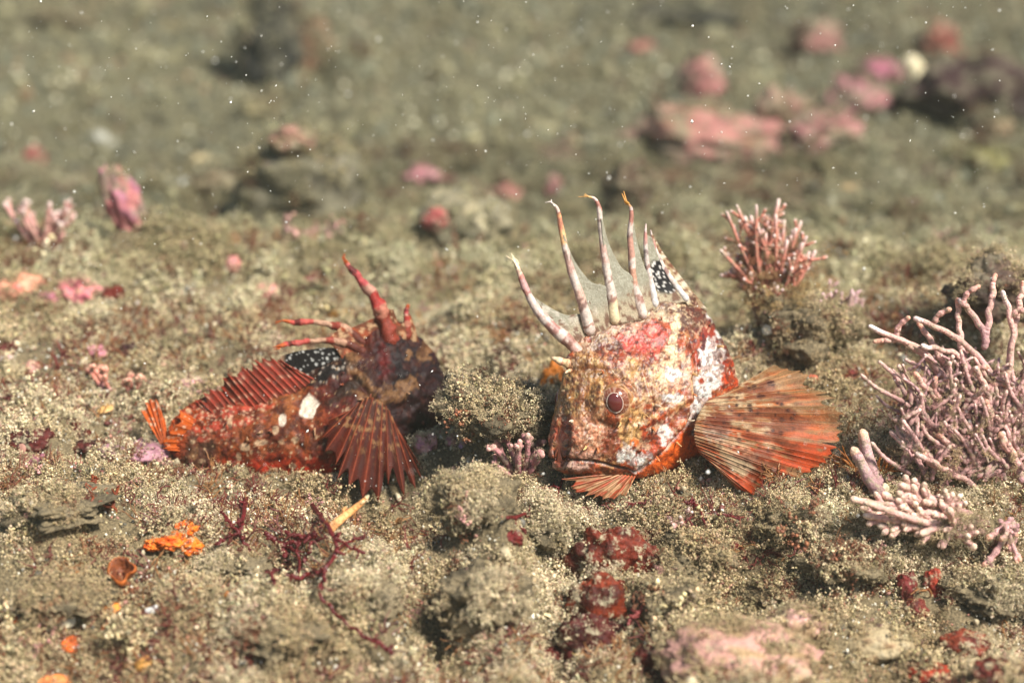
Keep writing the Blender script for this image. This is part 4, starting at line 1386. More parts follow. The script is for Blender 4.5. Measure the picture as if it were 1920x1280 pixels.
g = np.random.default_rng(32)
pp = P(1810 + g.normal(0, 66, 520), 830 + g.normal(0, 52, 520), d_c + g.normal(0, 30, 520))
EXTRA.append((pp, g.normal(size=(520, 3)), g.uniform(.010, .024, 520), np.where(g.uniform(size=(520, 1)) < .5, S(196, 166, 124), S(176, 126, 118)) * g.uniform(.6, 1.2, (520, 1))))
for k in range(130):
    bx, by = g.uniform(1685, 1930), g.uniform(690, 880)
    an = g.uniform(-2.7, -.3)
    L = g.uniform(26, 60)
    ex, ey = bx + L * math.cos(an), by + L * math.sin(an)
    branch(big, [(bx, by), ((bx + ex) / 2 + g.normal(0, 5), (by + ey) / 2 + g.normal(0, 3)), (ex, ey)], 3.2, 2.6, [d_c + g.uniform(-30, 40), d_c + g.uniform(-50, 60)], S(146, 106, 108), S(190, 146, 144), S(228, 188, 176), 1400 + k, n=6)
# two stubby fingers
d_f = gd(1640, 925) - 5
fing = thing('finger_coralline', tuple(P(1635, 925, d_f)), 'pair of stubby lilac fingers with peach tips beside the pectoral fin', 'coralline alga')
branch(fing, [(1652, 925), (1638, 890), (1626, 850), (1618, 812)], 15, 9.5, d_f, S(150, 112, 112), S(182, 144, 142), S(244, 196, 160), 1, joints=False, n=14)
branch(fing, [(1648, 925), (1628, 895), (1612, 862), (1601, 844)], 13, 8.5, d_f - 14, S(150, 112, 112), S(182, 144, 142), S(236, 188, 160), 2, joints=False, n=14)

# spreading pink cluster in front of them
d_l = gd(1760, 1010) - 20
low = thing('spreading_coralline', tuple(P(1790, 1010, d_l)), 'low spreading salmon-pink coralline cluster with blunt tips, front right', 'coralline alga')
for k, (tx, ty) in enumerate([(1600, 936), (1622, 966), (1625, 942), (1658, 926), (1662, 956), (1688, 908), (1712, 912), (1700, 985), (1728, 1000), (1760, 930), (1745, 978), (1775, 1000), (1800, 930), (1650, 985), (1730, 942), (1690, 948),
                              (1815, 1005), (1780, 955)]):
    g = np.random.default_rng(k + 80)
    bx, by = 1800 + g.normal(0, 26), 985 + g.normal(0, 12)
    o = branch(low, [(bx, by), ((bx + tx) / 2, (by + ty) / 2 + g.normal(4, 5)), (tx, ty)], 7.2, 6.4, [d_l, d_l - g.uniform(10, 70)], S(150, 112, 104), S(204, 158, 146), S(240, 200, 176), 90 + k, n=10)
    for s in (-1, 1, -.6, .7):
        u = g.uniform(.4, .85)
        sx, sy = bx * (1 - u) + tx * u, by * (1 - u) + ty * u
        an = math.atan2(ty - by, tx - bx) + s * g.uniform(.5, .9)
        L = g.uniform(24, 40)
        branch(o, [(sx, sy), (sx + L * math.cos(an), sy + L * math.sin(an))], 5, 5.6, [d_l - 20, d_l - 35], S(190, 144, 134), S(206, 160, 150), S(240, 200, 176), int(140 + k * 5 + s * 10), 'twig')
bush('coralline_sprig', 1868, 1035, 50, 48, 1895, 980, gd(1890, 1040) - 20, 12, 6.5, 'hanging pink coralline sprig under the right-edge colony', 'coralline alga', (PUR, S(206, 156, 150), SALM), 6)

g = np.random.default_rng(33)
pp = P(1790 + g.normal(0, 60, 160), 985 + g.normal(0, 18, 160), d_l - 20 + g.normal(0, 22, 160))
EXTRA.append((pp, g.normal(size=(160, 3)), g.uniform(.012, .024, 160), S(200, 178, 136) * g.uniform(.6, 1.2, (160, 1))))
# small knobby cluster at the chin
bush('knobby_coralline', 965, 852, 46, 36, 975, 900, gd(970, 905), 15, 6, 'small knobby mauve coralline cluster just left of the pale fish chin', 'coralline alga', (S(110, 70, 70), S(168, 112, 112), S(226, 168, 156)), 7,
     tips=[(925, 838), (950, 822), (990, 816), (1012, 826), (926, 866), (938, 882), (968, 836), (1006, 848), (986, 862)])
bush('coralline_sprig', 1275, 965, 34, 22, 1290, 990, gd(1290, 992), 9, 4, 'tiny pale pink coralline tuft on the rock under the pale fish belly', 'coralline alga', (PUR, S(214, 160, 150), PKL), 8)
bush('forked_coralline', 188, 698, 24, 22, 200, 735, gd(200, 738), 5, 5.5, 'little forked salmon coralline on the shelf behind the dark fish tail', 'coralline alga', (PUR, S(222, 140, 120), SALM), 9, tips=[(164, 690), (186, 686), (196, 704)])
bush('forked_coralline', 255, 712, 28, 14, 248, 742, gd(248, 745), 6, 5, 'flat pinkish coralline sprig beside the dark fish tail', 'coralline alga', (PUR, S(214, 140, 122), SALM), 10)
bush('coralline_sprig', 70, 400, 75, 26, 80, 470, gd(80, 470), 16, 6, 'pale pink twiggy coralline on the far left shelf edge', 'coralline alga', (BRNC, S(206, 150, 140), PKL), 11,
     tips=[(10, 382), (44, 395), (132, 375), (140, 405), (100, 400)])

# red fronds in the left foreground
RD, RDD = S(108, 34, 34), S(70, 24, 26)


def fronds(label, lines, seed, name='red_alga', w=4.6, col=RD, lift=22):
    bx, by = lines[0][0]
    p0, _ = ground(bx, by + 8)
    t = thing(name, tuple(p0), label, 'red alga', None)
    for k, ln in enumerate(lines):
        ln = np.array(ln, float)
        dd = [gd(x, y + 14, 0.02) - lift for x, y in ln]
        ww = w * (1.3 if len(ln) > 3 else .9)
        gg = np.random.default_rng(seed + k)
        kk = spline(ln, len(ln) * 3)
        kk[1:-1] += gg.normal(0, 1.8, kk[1:-1].shape)
        dk = np.interp(np.linspace(0, 1, len(kk)), np.linspace(0, 1, len(dd)), dd)
        o = branch(t, kk, ww * .45, ww * .75, dk, col * .8, col, col * .75, seed + k, 'frond', False, M_ALGA, .5, 8)
        for s in range(int(len(ln) * 1.2)):
            i = gg.integers(2, len(kk))
            an = gg.uniform(0, 6.28)
            L = gg.uniform(6, 20)
            e = kk[i] + L * np.array([math.cos(an), math.sin(an) * .8])
            branch(o, [kk[i], (kk[i] + e) / 2 + gg.normal(0, 2, 2), e], ww * .5, ww * .35, dk[i] - gg.uniform(0, 8), col, col, col * 1.2, seed + k * 9 + s, 'frondlet', False, M_ALGA, .4, 6)
    return t


fronds('dark red branching alga with flat fronds sprawling across the left foreground', [
    [(655, 1175), (625, 1145), (600, 1108), (610, 1070), (632, 1030), (622, 1000), (605, 975), (585, 945)],
    [(625, 1008), (655, 1025), (684, 1036)], [(632, 1030), (660, 1012), (682, 1008)], [(612, 1005), (580, 1018)], [(602, 1100), (628, 1108), (650, 1115)], [(608, 1075), (585, 1072), (560, 1080), (535, 1078)],
    [(655, 1175), (690, 1195), (715, 1208), (735, 1225)], [(560, 1078), (560, 1045), (555, 1020)], [(570, 1062), (578, 1036)]], 400)
fronds('small star-shaped dark red alga left of the peach sliver', [
    [(490, 1048), (470, 1030), (452, 1008), (456, 970), (462, 932)], [(452, 1005), (435, 985), (418, 962)], [(450, 1000), (425, 1008), (404, 1020)], [(456, 1012), (445, 1038), (438, 1052)], [(452, 985), (446, 972)]], 430)
fronds('short curved maroon alga blade between the star-shaped alga and the sprawling alga', [[(498, 998), (512, 1012), (530, 1022), (546, 1024)], [(528, 1022), (534, 1042)]], 440, w=7)
fronds('stubby maroon alga blade above the sprawling red alga', [[(536, 996), (552, 1006), (572, 1008), (590, 1000)], [(555, 1008), (562, 1020)]], 445, w=6.5)
fronds('tiny hooked red alga in the pit of the left foreground', [[(500, 1066), (508, 1074), (514, 1094)], [(508, 1074), (520, 1070)]], 450, w=5)
fronds('thin red alga threads curling on the rock below the pale fish', [
    [(1330, 1005), (1318, 965), (1300, 945), (1285, 940)], [(1310, 955), (1290, 975), (1265, 990)], [(1325, 962), (1355, 965), (1385, 972)], [(1172, 952), (1190, 944), (1210, 942)], [(1040, 975), (1010, 960), (985, 966), (950, 970)], [(975, 985), (985, 1000)], [(1044, 948), (1048, 915), (1055, 900)]], 460, w=3.6)
fronds('short dark red alga strap low on the front rock', [[(1178, 1170), (1195, 1150), (1215, 1125), (1235, 1112)], [(1195, 1150), (1185, 1140)]], 480, w=5, col=S(150, 70, 66))
fronds('thin brown filament loop at the bottom edge', [[(735, 1222), (770, 1226), (778, 1256), (780, 1285)]], 490, w=2.4, col=S(104, 70, 44))
fronds('rusty fuzzy alga sprig on the crest left of the dark fish', [[(168, 960), (172, 930), (180, 905), (172, 890)], [(178, 915), (200, 925), (212, 945)], [(180, 930), (160, 915), (150, 912)], [(185, 940), (205, 950), (215, 935), (222, 910)]], 500, w=3.0, col=S(140, 66, 36))
g = np.random.default_rng(77)
ORD = ['leftmost', 'second from left', 'middle', 'second from right', 'rightmost']
ORD2 = ['leftmost', 'second from left', 'second from right', 'rightmost']
for k in range(9):
    x, y = (478 + 42 * k + g.normal(0, 8), 945 + g.normal(0, 16)) if k < 5 else (170 + 62 * (k - 5) + g.normal(0, 9), 950 + g.normal(0, 18))
    L = g.uniform(22, 44)
    an = g.uniform(-2.7, -.4)
    fronds((ORD[k] + ' of five fine red alga hairs on the crest under the dark fish' if k < 5 else ORD2[k - 5] + ' of four fine red alga hairs on the turf above the orange sponge'),
           [[(x, y), (x + L * .5 * math.cos(an) + g.normal(0, 4), y + L * .5 * math.sin(an)), (x + L * math.cos(an + .4), y + L * math.sin(an + .4))],
            [(x, y), (x + L * .4 * math.cos(an + 1), y + L * .5 * math.sin(an + 1))]], 520 + k, 'red_alga_hair', w=1.9, col=S(112, 44, 40))['group'] = 'fine red alga hairs on the crest' if k < 5 else 'fine red alga hairs on the left turf'

# peach sliver
d_p = gd(640, 1000) - 24
sl = thing('peach_sea_squirt', tuple(P(625, 992, d_p)), 'peach-coloured pointed sliver leaning right under the dark fish pectoral fin', 'sea squirt')
branch(sl, [(618, 992), (640, 972), (662, 955), (680, 940), (690, 930)], 9, 3.2, d_p, S(232, 170, 112), S(240, 166, 100), S(206, 190, 150), 3, 'stem', False, M_SPONGE, .7, 12)
branch(sl, [(646, 966), (644, 956), (650, 950)], 3.5, 2.2, d_p - 4, S(240, 176, 110), S(240, 166, 100), S(206, 190, 150), 4, 'knob', False, M_SPONGE, .8, 8)
branch(sl, [(676, 944), (686, 938), (690, 940)], 2.6, 1.6, d_p - 4, S(206, 170, 120), S(206, 180, 140), S(206, 190, 150), 5, 'knob', False, M_SPONGE, .8, 8)


# feathery brown anemone beside the fingers, and a brown tuft at the chin
def feather(label, cx, cy, d, n, L0, L1, a0, a1, col, seed):
    t = thing('feathery_anemone', tuple(P(cx, cy, d)), label, 'anemone')
    g = np.random.default_rng(seed)
    v, f = sphere_grid(14, 20)
    obj('disc', v * np.array([15, 12, 11]) * SPX + P(cx, cy, d), f, M_SPONGE, t, col * .7)
    for k in range(n):
        an = a0 + (a1 - a0) * (k + g.uniform(-.3, .3)) / (n - 1)
        L = g.uniform(L0, L1)
        ex, ey = cx + L * math.cos(an), cy + L * math.sin(an)
        branch(t, [(cx, cy), ((cx + ex) / 2 + g.normal(0, 3), (cy + ey) / 2 - 3), (ex, ey)], 2.8, 1.0, [d, d + g.uniform(-26, 10)], col * .8, col, col * 1.15, seed + k, 'tentacle', False, M_ALGA, 1, 6)
    return t


feather('orange-brown feathery anemone left of the lilac fingers', 1608, 885, gd(1608, 905) + 6, 26, 42, 62, 2.2, 4.2, S(156, 94, 40), 600)
feather('orange-brown feathery anemone right of the lilac fingers', 1648, 892, gd(1650, 912) + 8, 20, 30, 46, -1.5, 1.0, S(156, 94, 40), 640)
feather('dull brown feathery anemone tucked under the pale fish chin', 1045, 868, gd(1045, 895) + 26, 20, 34, 54, 2.4, 3.9, S(136, 90, 48), 680)

# ------------------------------------------------------------------ sponges, crusts, stones near the fish
OR = S(232, 122, 30)
os_ = thing('orange_sponge', tuple(ground(335, 1020)[0]), 'bright orange lobed sponge cluster on the left foreground turf', 'sponge')
for k, (x, y, rx, ry) in enumerate(((352, 990, 20, 15), (318, 1014, 24, 12), (290, 1020, 17, 10), (360, 1022, 21, 14), (334, 1006, 14, 11))):
    lump('lobe', x, y, rx, ry, OR, mat=M_SPONGE, parent=os_, seed=k + 3, color2=S(206, 84, 22), rough=.6, freq=2.6, res=34, depth=.9, push=-.45, lift=.02, turf=5)
# orange cup
cp, tcp = ground(232, 1105)
d_cup = (tcp - DIST) / SPX - 12
cup = thing('cup_sponge', tuple(cp), 'brown-orange cup sponge with a dark hollow, left foreground', 'sponge')
n, m = 26, 40
prof = np.array([(6, 30), (10, 16), (18, 6), (25, -8), (27, -16), (24, -20), (19, -14), (12, -4), (3, 2)], float)
prof = spline(prof, n) * .86
ph = np.linspace(0, 2 * np.pi, m, endpoint=False)
ax = np.array([0.05, -.55, .83])
ax /= np.linalg.norm(ax)
e1 = np.array([1.0, 0, 0])
e1 -= ax * (e1 @ ax)
e1 /= np.linalg.norm(e1)
e2 = np.cross(ax, e1)
wob = 1 + .35 * vnoise(np.cos(ph) * 1.4, np.sin(ph) * 1.4, 0, 9)
vv = P(231, 1078, d_cup) + SPX * ((prof[:, 0][:, None] * wob)[..., None] * (np.cos(ph)[:, None] * e1 + np.sin(ph)[:, None] * e2)[None] - prof[:, 1][:, None, None] * ax)
vv = vv + .010 * np.stack([fbm(vv[..., 0] * 22, vv[..., 1] * 22, vv[..., 2] * 22, 3, q) for q in (1, 2, 3)], -1)
cc = np.ones((n, m, 3)) * S(168, 88, 30) * (1 + .5 * fbm(vv[..., 0] * 40, vv[..., 1] * 40, vv[..., 2] * 40, 3, 8))[..., None]
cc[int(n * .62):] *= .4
cc = np.clip(cc, .01, .8)
obj('cup', vv.reshape(-1, 3), grid_faces(n, m, True), M_SPONGE, cup, cc.reshape(-1, 3))
branch(cup, [(236, 1118), (234, 1106), (232, 1094)], 9, 8, d_cup, S(150, 70, 26), S(176, 86, 30), S(190, 96, 34), 3, 'stalk', False, M_SPONGE)
for args in (
        (205, 1146, 22, 14, 'flat round orange sponge blob below the cup sponge', S(226, 138, 50)), (201, 1184, 14, 15, 'small orange sponge knob under the flat round blob', S(222, 112, 40)),
        (28, 1168, 18, 11, 'orange sponge patch at the left edge', S(226, 104, 40)), (58, 1167, 10, 12, 'small orange sponge knob beside the left-edge patch', S(226, 104, 40)),
        (133, 1213, 24, 20, 'ragged orange sponge lump in the lower left', S(222, 104, 34)), (426, 1117, 7, 9, 'single tiny orange bead beside the dark pit', S(236, 150, 60)),
        (275, 1250, 26, 18, 'dull ochre sponge mound at the bottom left', S(206, 150, 76)), (10, 1145, 9, 6, 'tiny red-orange spot at the left margin', S(214, 84, 40)),
        (85, 1272, 48, 10, 'peach-orange sponge sheet on the bottom edge', S(222, 136, 76))):
    lump('orange_sponge', args[0], args[1], args[2], args[3], args[5], args[4], 'sponge', 'orange sponges in the left foreground', M_SPONGE, seed=args[0] % 97, rough=.3, res=28)
lump('orange_sponge', 1042, 728, 30, 46, S(214, 124, 34), 'blurred orange sponge behind the pale fish snout', 'sponge', None, M_SPONGE, seed=8, d=380, rough=.4, depth=.6)
lump('orange_sponge', 640, 592, 26, 13, S(214, 150, 60), 'dull orange sponge on the shelf beyond the dark fish spines', 'sponge', None, M_SPONGE, seed=9)
lump('orange_sponge', 1528, 716, 14, 14, S(224, 112, 84), 'coral-red knob above the pale fish pectoral fin', 'sponge', None, M_SPONGE, seed=10, res=26)

CR, CRD, PKC, PKP, PKR = S(122, 44, 24), S(92, 34, 28), S(206, 128, 122), S(176, 120, 130), S(196, 108, 108)
NEAR = [  # px, py, rx, ry, colour, second colour, material, label, category, extra
    (1142, 1050, 66, 60, CR, S(84, 34, 24), 1, 'glossy red-brown crust high on the front rock face', 'encrusting sponge', dict(depth=.55, rough=.5, turf=9, push=-.25)),
    (1205, 1058, 36, 42, CR, S(84, 34, 24), 1, 'red-brown crust right of the glossy crust on the rock face', 'encrusting sponge', dict(depth=.55, rough=.5, turf=9, push=-.25)),
    (1118, 1135, 54, 58, S(136, 52, 24), S(84, 34, 24), 1, 'orange-tinged red-brown crust halfway down the rock face', 'encrusting sponge', dict(depth=.55, rough=.5, turf=9, push=-.25)),
    (1150, 1105, 22, 24, CR, CRD, 1, 'small red-brown crust bridging the rock face', 'encrusting sponge', dict(depth=.55, rough=.5, turf=9, push=-.25)),
    (1098, 1200, 56, 50, CRD, S(66, 28, 24), 1, 'dark maroon crust at the foot of the rock face', 'encrusting sponge', dict(depth=.55, rough=.5, turf=9, push=-.25)),
    (1160, 1175, 30, 18, CRD, S(66, 28, 24), 1, 'dark maroon crust strip beside the foot of the rock face', 'encrusting sponge', dict(depth=.6, turf=12)),
    (1030, 1225, 34, 18, S(104, 40, 30), CRD, 1, 'low maroon crust at the bottom centre', 'encrusting sponge', dict(turf=8)),
    (1215, 1245, 26, 34, S(104, 36, 30), CRD, 1, 'dark red crust at the bottom edge left of the pink stone', 'encrusting sponge', dict(turf=8)),
    (960, 1012, 22, 16, S(122, 34, 30), CRD, 1, 'dark red blob at the left shoulder of the front rock', 'encrusting sponge', dict(depth=.6)),
    (1056, 1022, 18, 14, CRD, CR, 1, 'maroon blob just left of the glossy crust', 'encrusting sponge', dict(depth=.6)),
    (1045, 1062, 10, 26, CRD, CR, 1, 'narrow maroon streak left of the rock face crusts', 'encrusting sponge', dict(depth=.8)),
    (1240, 1000, 32, 15, S(112, 34, 32), CRD, 1, 'dark red crust with knobs on top of the front rock', 'encrusting sponge', dict(depth=.6, turf=10)),
    (1372, 1028, 15, 14, S(136, 48, 44), CRD, 1, 'small round dark red crust right of the rock top', 'encrusting sponge', dict(depth=.6)),
    (1402, 1040, 18, 12, S(110, 40, 44), CRD, 1, 'flat maroon crust beside the small round crust', 'encrusting sponge', {}),
    (1462, 1030, 30, 14, S(112, 40, 36), CRD, 1, 'ragged maroon crust below the pectoral fin', 'encrusting sponge', dict(turf=10)),
    (1350, 1098, 30, 24, S(206, 122, 118), S(176, 96, 96), 0, 'smooth rose-pink crust patch in the right foreground', 'coralline crust', dict(depth=.5, ang=-.3)),
    (1322, 1075, 12, 22, S(96, 36, 36), CRD, 1, 'dark red strip at the left rim of the rose-pink patch', 'encrusting sponge', {}),
    (1385, 1236, 145, 58, S(190, 136, 122), S(160, 132, 96), 0, 'large rounded pink stone at the bottom right', 'coralline stone', dict(rough=.38, turf=300, depth=.7, freq2=4.0, turf_scale=.017)),
    (1500, 1180, 60, 44, S(172, 142, 104), S(196, 150, 138), 0, 'tan and pink stone right of the large pink stone', 'coralline stone', dict(rough=.3, turf=80, depth=.7, freq2=3)),
    (1640, 1215, 70, 40, S(166, 146, 108), S(150, 118, 86), 0, 'blurred sandy stone at the bottom right', 'stone', dict(rough=.3, turf=90, depth=.7)),
    (1700, 1110, 20, 40, S(122, 44, 40), CRD, 1, 'dark red ridge in the blurred right foreground', 'encrusting sponge', dict(turf=10)),
    (1752, 1100, 18, 34, S(182, 64, 40), S(140, 52, 40), 1, 'bright red-orange crust right of the dark red ridge', 'encrusting sponge', dict(turf=8)),
    (1718, 1150, 24, 26, S(128, 52, 40), CRD, 1, 'brownish red crust under the dark red ridge', 'encrusting sponge', dict(turf=10)),
    (1815, 1215, 46, 30, S(150, 66, 42), S(110, 44, 34), 1, 'rusty crust in the lower right corner', 'encrusting sponge', dict(turf=24)),
    (1735, 1262, 44, 20, S(168, 62, 36), S(120, 46, 34), 1, 'red crust on the bottom edge near the right corner', 'encrusting sponge', dict(turf=10)),
    (1880, 1262, 50, 22, S(120, 46, 34), CRD, 1, 'dark red crust filling the bottom right corner', 'encrusting sponge', dict(turf=16)),
    (1818, 1094, 16, 9, S(222, 146, 60), S(196, 110, 40), 2, 'small orange bead cluster at the right foreground', 'sponge', {}),
    # left of the dark fish
    (140, 812, 26, 30, S(112, 34, 28), S(60, 24, 22), 1, 'upright dark red crust lobe on the left crest', 'encrusting sponge', dict(depth=.6)),
    (165, 838, 32, 12, S(66, 26, 22), CRD, 1, 'dark maroon shelf to the right of the upright lobe', 'encrusting sponge', {}),
    (52, 828, 42, 28, S(96, 34, 28), S(60, 24, 22), 1, 'sand-dusted dark red crust at the left crest', 'encrusting sponge', dict(turf=30)),
    (64, 866, 34, 14, S(156, 84, 106), S(110, 52, 70), 0, 'purple-pink crust under the sand-dusted red crust', 'coralline crust', {}),
    (70, 905, 26, 14, S(190, 140, 140), PKP, 0, 'faded pink crust low on the left crest', 'coralline crust', {}),
    (270, 850, 56, 24, S(176, 120, 134), S(140, 96, 104), 0, 'mauve coralline crust under the dark fish tail', 'coralline crust', dict(turf=20)),
    (210, 850, 30, 16, S(150, 104, 112), S(130, 100, 92), 0, 'greyish mauve crust left of the tail', 'coralline crust', dict(turf=8)),
    (352, 722, 38, 15, S(222, 152, 152), S(190, 140, 160), 0, 'pale pink crust above the dark fish tail fin', 'coralline crust', dict(depth=.6)),
    (108, 725, 32, 9, S(206, 150, 122), PKC, 0, 'faint salmon crust on the left shelf', 'coralline crust', dict(turf=8)),
    (798, 836, 24, 24, S(216, 156, 146), S(190, 126, 140), 0, 'round pale pink knob below the dark fish head', 'coralline crust', dict(depth=.8)),
    (852, 828, 18, 16, S(176, 122, 112), PKP, 0, 'dull pink knob right of the round pale knob', 'coralline crust', {}),
    (872, 836, 12, 12, S(158, 120, 150), PKP, 0, 'lilac knob at the end of the pink knobs', 'coralline crust', {}),
    (780, 1012, 13, 9, S(206, 140, 116), PKC, 0, 'small salmon chip in the dark channel', 'coralline crust', {}),
    (8, 655, 28, 24, S(96, 34, 28), S(70, 28, 26), 1, 'dark red lump at the left edge of the shelf', 'encrusting sponge', {}),
    (12, 676, 16, 12, S(206, 180, 170), PKC, 0, 'whitish knob below the dark red left-edge lump', 'coralline crust', {}),
    (180, 662, 18, 17, S(186, 110, 122), PKP, 0, 'rose knob in the middle of the left shelf', 'coralline crust', {}),
    (240, 660, 20, 20, S(76, 34, 32), S(56, 26, 26), 1, 'dark maroon knob right of the rose knob', 'encrusting sponge', {}),
    (295, 655, 16, 12, S(92, 44, 40), CRD, 1, 'small maroon knob nearest the dark fish back', 'encrusting sponge', {}),
    (58, 684, 14, 7, S(176, 50, 40), CRD, 1, 'bright red chip on the left shelf', 'encrusting sponge', {}),
    (36, 548, 52, 34, S(230, 150, 116), S(206, 112, 96), 0, 'salmon crust plate with a raised rim at the far left', 'coralline crust', dict(depth=.6)),
    (78, 560, 28, 18, S(168, 96, 112), PKR, 0, 'purplish crust between the salmon plate and the rose crust', 'coralline crust', {}),
    (140, 550, 42, 32, S(206, 112, 116), S(176, 90, 104), 0, 'rose-red lobed crust on the left shelf', 'coralline crust', dict(depth=.6, rough=.5)),
    (208, 552, 26, 17, S(122, 42, 30), CRD, 1, 'brick-red crust right of the rose-red lobed crust', 'encrusting sponge', dict(depth=.6)),
    (275, 575, 18, 10, S(206, 122, 118), PKC, 0, 'small pink chip past the brick-red crust', 'coralline crust', {}),
    (322, 572, 18, 13, S(210, 120, 116), PKC, 0, 'small pink heart-shaped crust on the shelf', 'coralline crust', {}),
    (436, 500, 17, 22, S(206, 138, 134), PKC, 0, 'upright pink knob on the shelf edge above the dark fish', 'coralline crust', {}),
    (498, 508, 9, 17, S(236, 204, 136), S(222, 186, 120), 2, 'pale yellow oval bead beside the upright pink knob', 'sponge', dict(ang=-.3)),
    (492, 548, 30, 17, S(214, 140, 130), PKC, 0, 'wide pink crust under the pale yellow bead', 'coralline crust', {}),
    (590, 528, 24, 17, S(214, 140, 134), PKC, 0, 'pink crust left of the tall dark fish spine', 'coralline crust', {}),
    (742, 520, 16, 15, S(206, 140, 134), PKC, 0, 'pink spot right of the tall dark fish spine', 'coralline crust', {}),
    (1590, 700, 26, 20, S(120, 44, 34), CRD, 1, 'brown-red crust in the gap right of the pectoral fin', 'encrusting sponge', {}),
    (1400, 660, 26, 26, S(120, 46, 36), CRD, 1, 'brown-red crust behind the back of the pale fish', 'encrusting sponge', {}),
    (1470, 640, 22, 9, S(216, 136, 120), PKC, 0, 'salmon crust at the foot of the upright bush', 'coralline crust', {}),
    (1560, 525, 26, 9, S(170, 120, 86), S(140, 80, 60), 0, 'tan crust on the ridge right of the upright bush', 'coralline crust', dict(turf=12)),
    (1870, 545, 90, 56, S(96, 72, 56), S(64, 48, 42), 3, 'dark turf-covered stone behind the branching coralline', 'stone', dict(turf=420, depth=.7, rough=.6, d=330)),
]
MATS = [M_CRUST, M_CRUST_WET, M_SPONGE, M_ROCK]
NAMES = {'encrusting sponge': 'encrusting_sponge', 'coralline crust': 'coralline_crust', 'coralline stone': 'coralline_stone', 'stone': 'stone', 'sponge': 'bead_sponge'}
for k, (x, y, rx, ry, c1, c2, mt, lab, cat, ex) in enumerate(NEAR):
    lump(NAMES[cat], x, y, rx, ry, c1, lab, cat, {'encrusting sponge': 'red encrusting sponges', 'coralline crust': 'pink coralline crusts'}.get(cat), MATS[mt], color2=c2, seed=k + 20, res=36, **dict(dict(turf=int(6 + rx * ry / 22)), **ex))

# low turf-covered stones: ledges with shaded undersides
LEDGE = [
    (450, 1056, 74, 28, 'turf-covered ledge just above the dark pit in the left foreground'), (905, 1120, 78, 56, 'big turf-covered mound in the centre foreground'),
    (1300, 1040, 70, 34, 'turf-covered hump under the belly of the pale fish'), (1490, 975, 60, 30, 'turf-covered hump under the pectoral fin tips'),
    (1590, 1050, 80, 34, 'turf-covered hump below the spreading coralline'), (130, 1110, 78, 26, 'turf ledge above the lower left orange sponges'),
    (690, 1120, 62, 38, 'turf-covered hump right of the sprawling red alga'), (1020, 985, 56, 40, 'turf-covered left shoulder of the front rock'),
    (110, 945, 90, 26, 'turf crest below the faded pink crust'), (520, 1180, 90, 30, 'turf-covered hump at the bottom left of centre'),
    (885, 945, 70, 60, 'turf-covered mound right of the dark channel'), (1450, 1120, 60, 30, 'turf-covered hump above the tan and pink stone'),
    (930, 762, 112, 46, 'low turf mound between the two fish'),
    (1505, 612, 92, 60, 'turf-covered knoll under the upright bush'), (1250, 1120, 60, 34, 'turf-covered bulge right of the rock face crusts'), (1850, 1110, 80, 36, 'turf-covered hump at the right edge')]
for k, (x, y, rx, ry, lab) in enumerate(LEDGE):
    lump('turf_stone', x, y, rx, ry, S(120, 106, 80), lab, 'stone', 'low turf-covered stones', M_BED, seed=k + 320, rough=.6, freq=2.0, depth=.9, res=60, push=-.1, turf=int(rx * ry / 7 + 50))

# broken shells
def shell(px, py, r, label, col, seed, tilt=0.4):
    c, t = ground(px, py + 6)
    n, m = 16, 24
    th, ph = np.linspace(0, 1.25, n), np.linspace(0, 3.9 + .5 * math.sin(seed * 5), m)
    T, F_ = np.meshgrid(th, ph, indexing='ij')
    q = np.stack([np.sin(T) * np.cos(F_) * 1.25, np.sin(T) * np.sin(F_), np.cos(T) * .38], -1)
    q *= (1 + .25 * T * vnoise(F_ * 1.5, seed * 1.7, 0, 5))[..., None]
    q *= (1 + .04 * np.sin(14 * F_) * T)[..., None]
    g = np.random.default_rng(seed)
    ax = g.uniform(0, 6.28)
    R1_ = np.array([[math.cos(ax), -math.sin(ax), 0], [math.sin(ax), math.cos(ax), 0], [0, 0, 1]])
    R2_ = np.array([[1, 0, 0], [0, math.cos(tilt), -math.sin(tilt)], [0, math.sin(tilt), math.cos(tilt)]])
    q = q.reshape(-1, 3) @ (R2_ @ R1_).T * r * SPX + c + np.array([0, 0, .014])
    cc = np.ones((n, m, 3)) * col * (1 - .2 * (np.sin(T * 18)[..., None] > .3))
    o = obj('broken_shell', q, grid_faces(n, m), M_SHELL, None, cc.reshape(-1, 3))
    md = o.modifiers.new('thickness', 'SOLIDIFY')
    md.thickness = .003
    tag(o, label, 'shell', 'shell fragments in the sediment')


shell(122, 1168, 15, 'white curled shell fragment between the lower left orange sponges', S(232, 222, 190), 1, 1.0)
shell(205, 912, 20, 'translucent tan shell on the left crest', S(176, 150, 110), 2, .3)
shell(560, 1205, 17, 'small purple-brown shell under the sprawling red alga', S(130, 90, 84), 3, .6)
shell(1018, 1160, 10, 'tiny cream shell chip in the centre foreground', S(222, 204, 160), 4, .5)
shell(1082, 1238, 16, 'ochre shell chip at the bottom centre', S(186, 156, 100), 5, .8)
shell(285, 1143, 9, 'thin white shell splinter below the dark pit', S(226, 222, 214), 6, 1.1)
shell(195, 770, 16, 'tan shell on the sand left of the dark fish tail', S(206, 160, 96), 7, .4)
shell(610, 455, 13, 'white shell on the shelf edge left of centre', S(232, 226, 200), 8, .5)

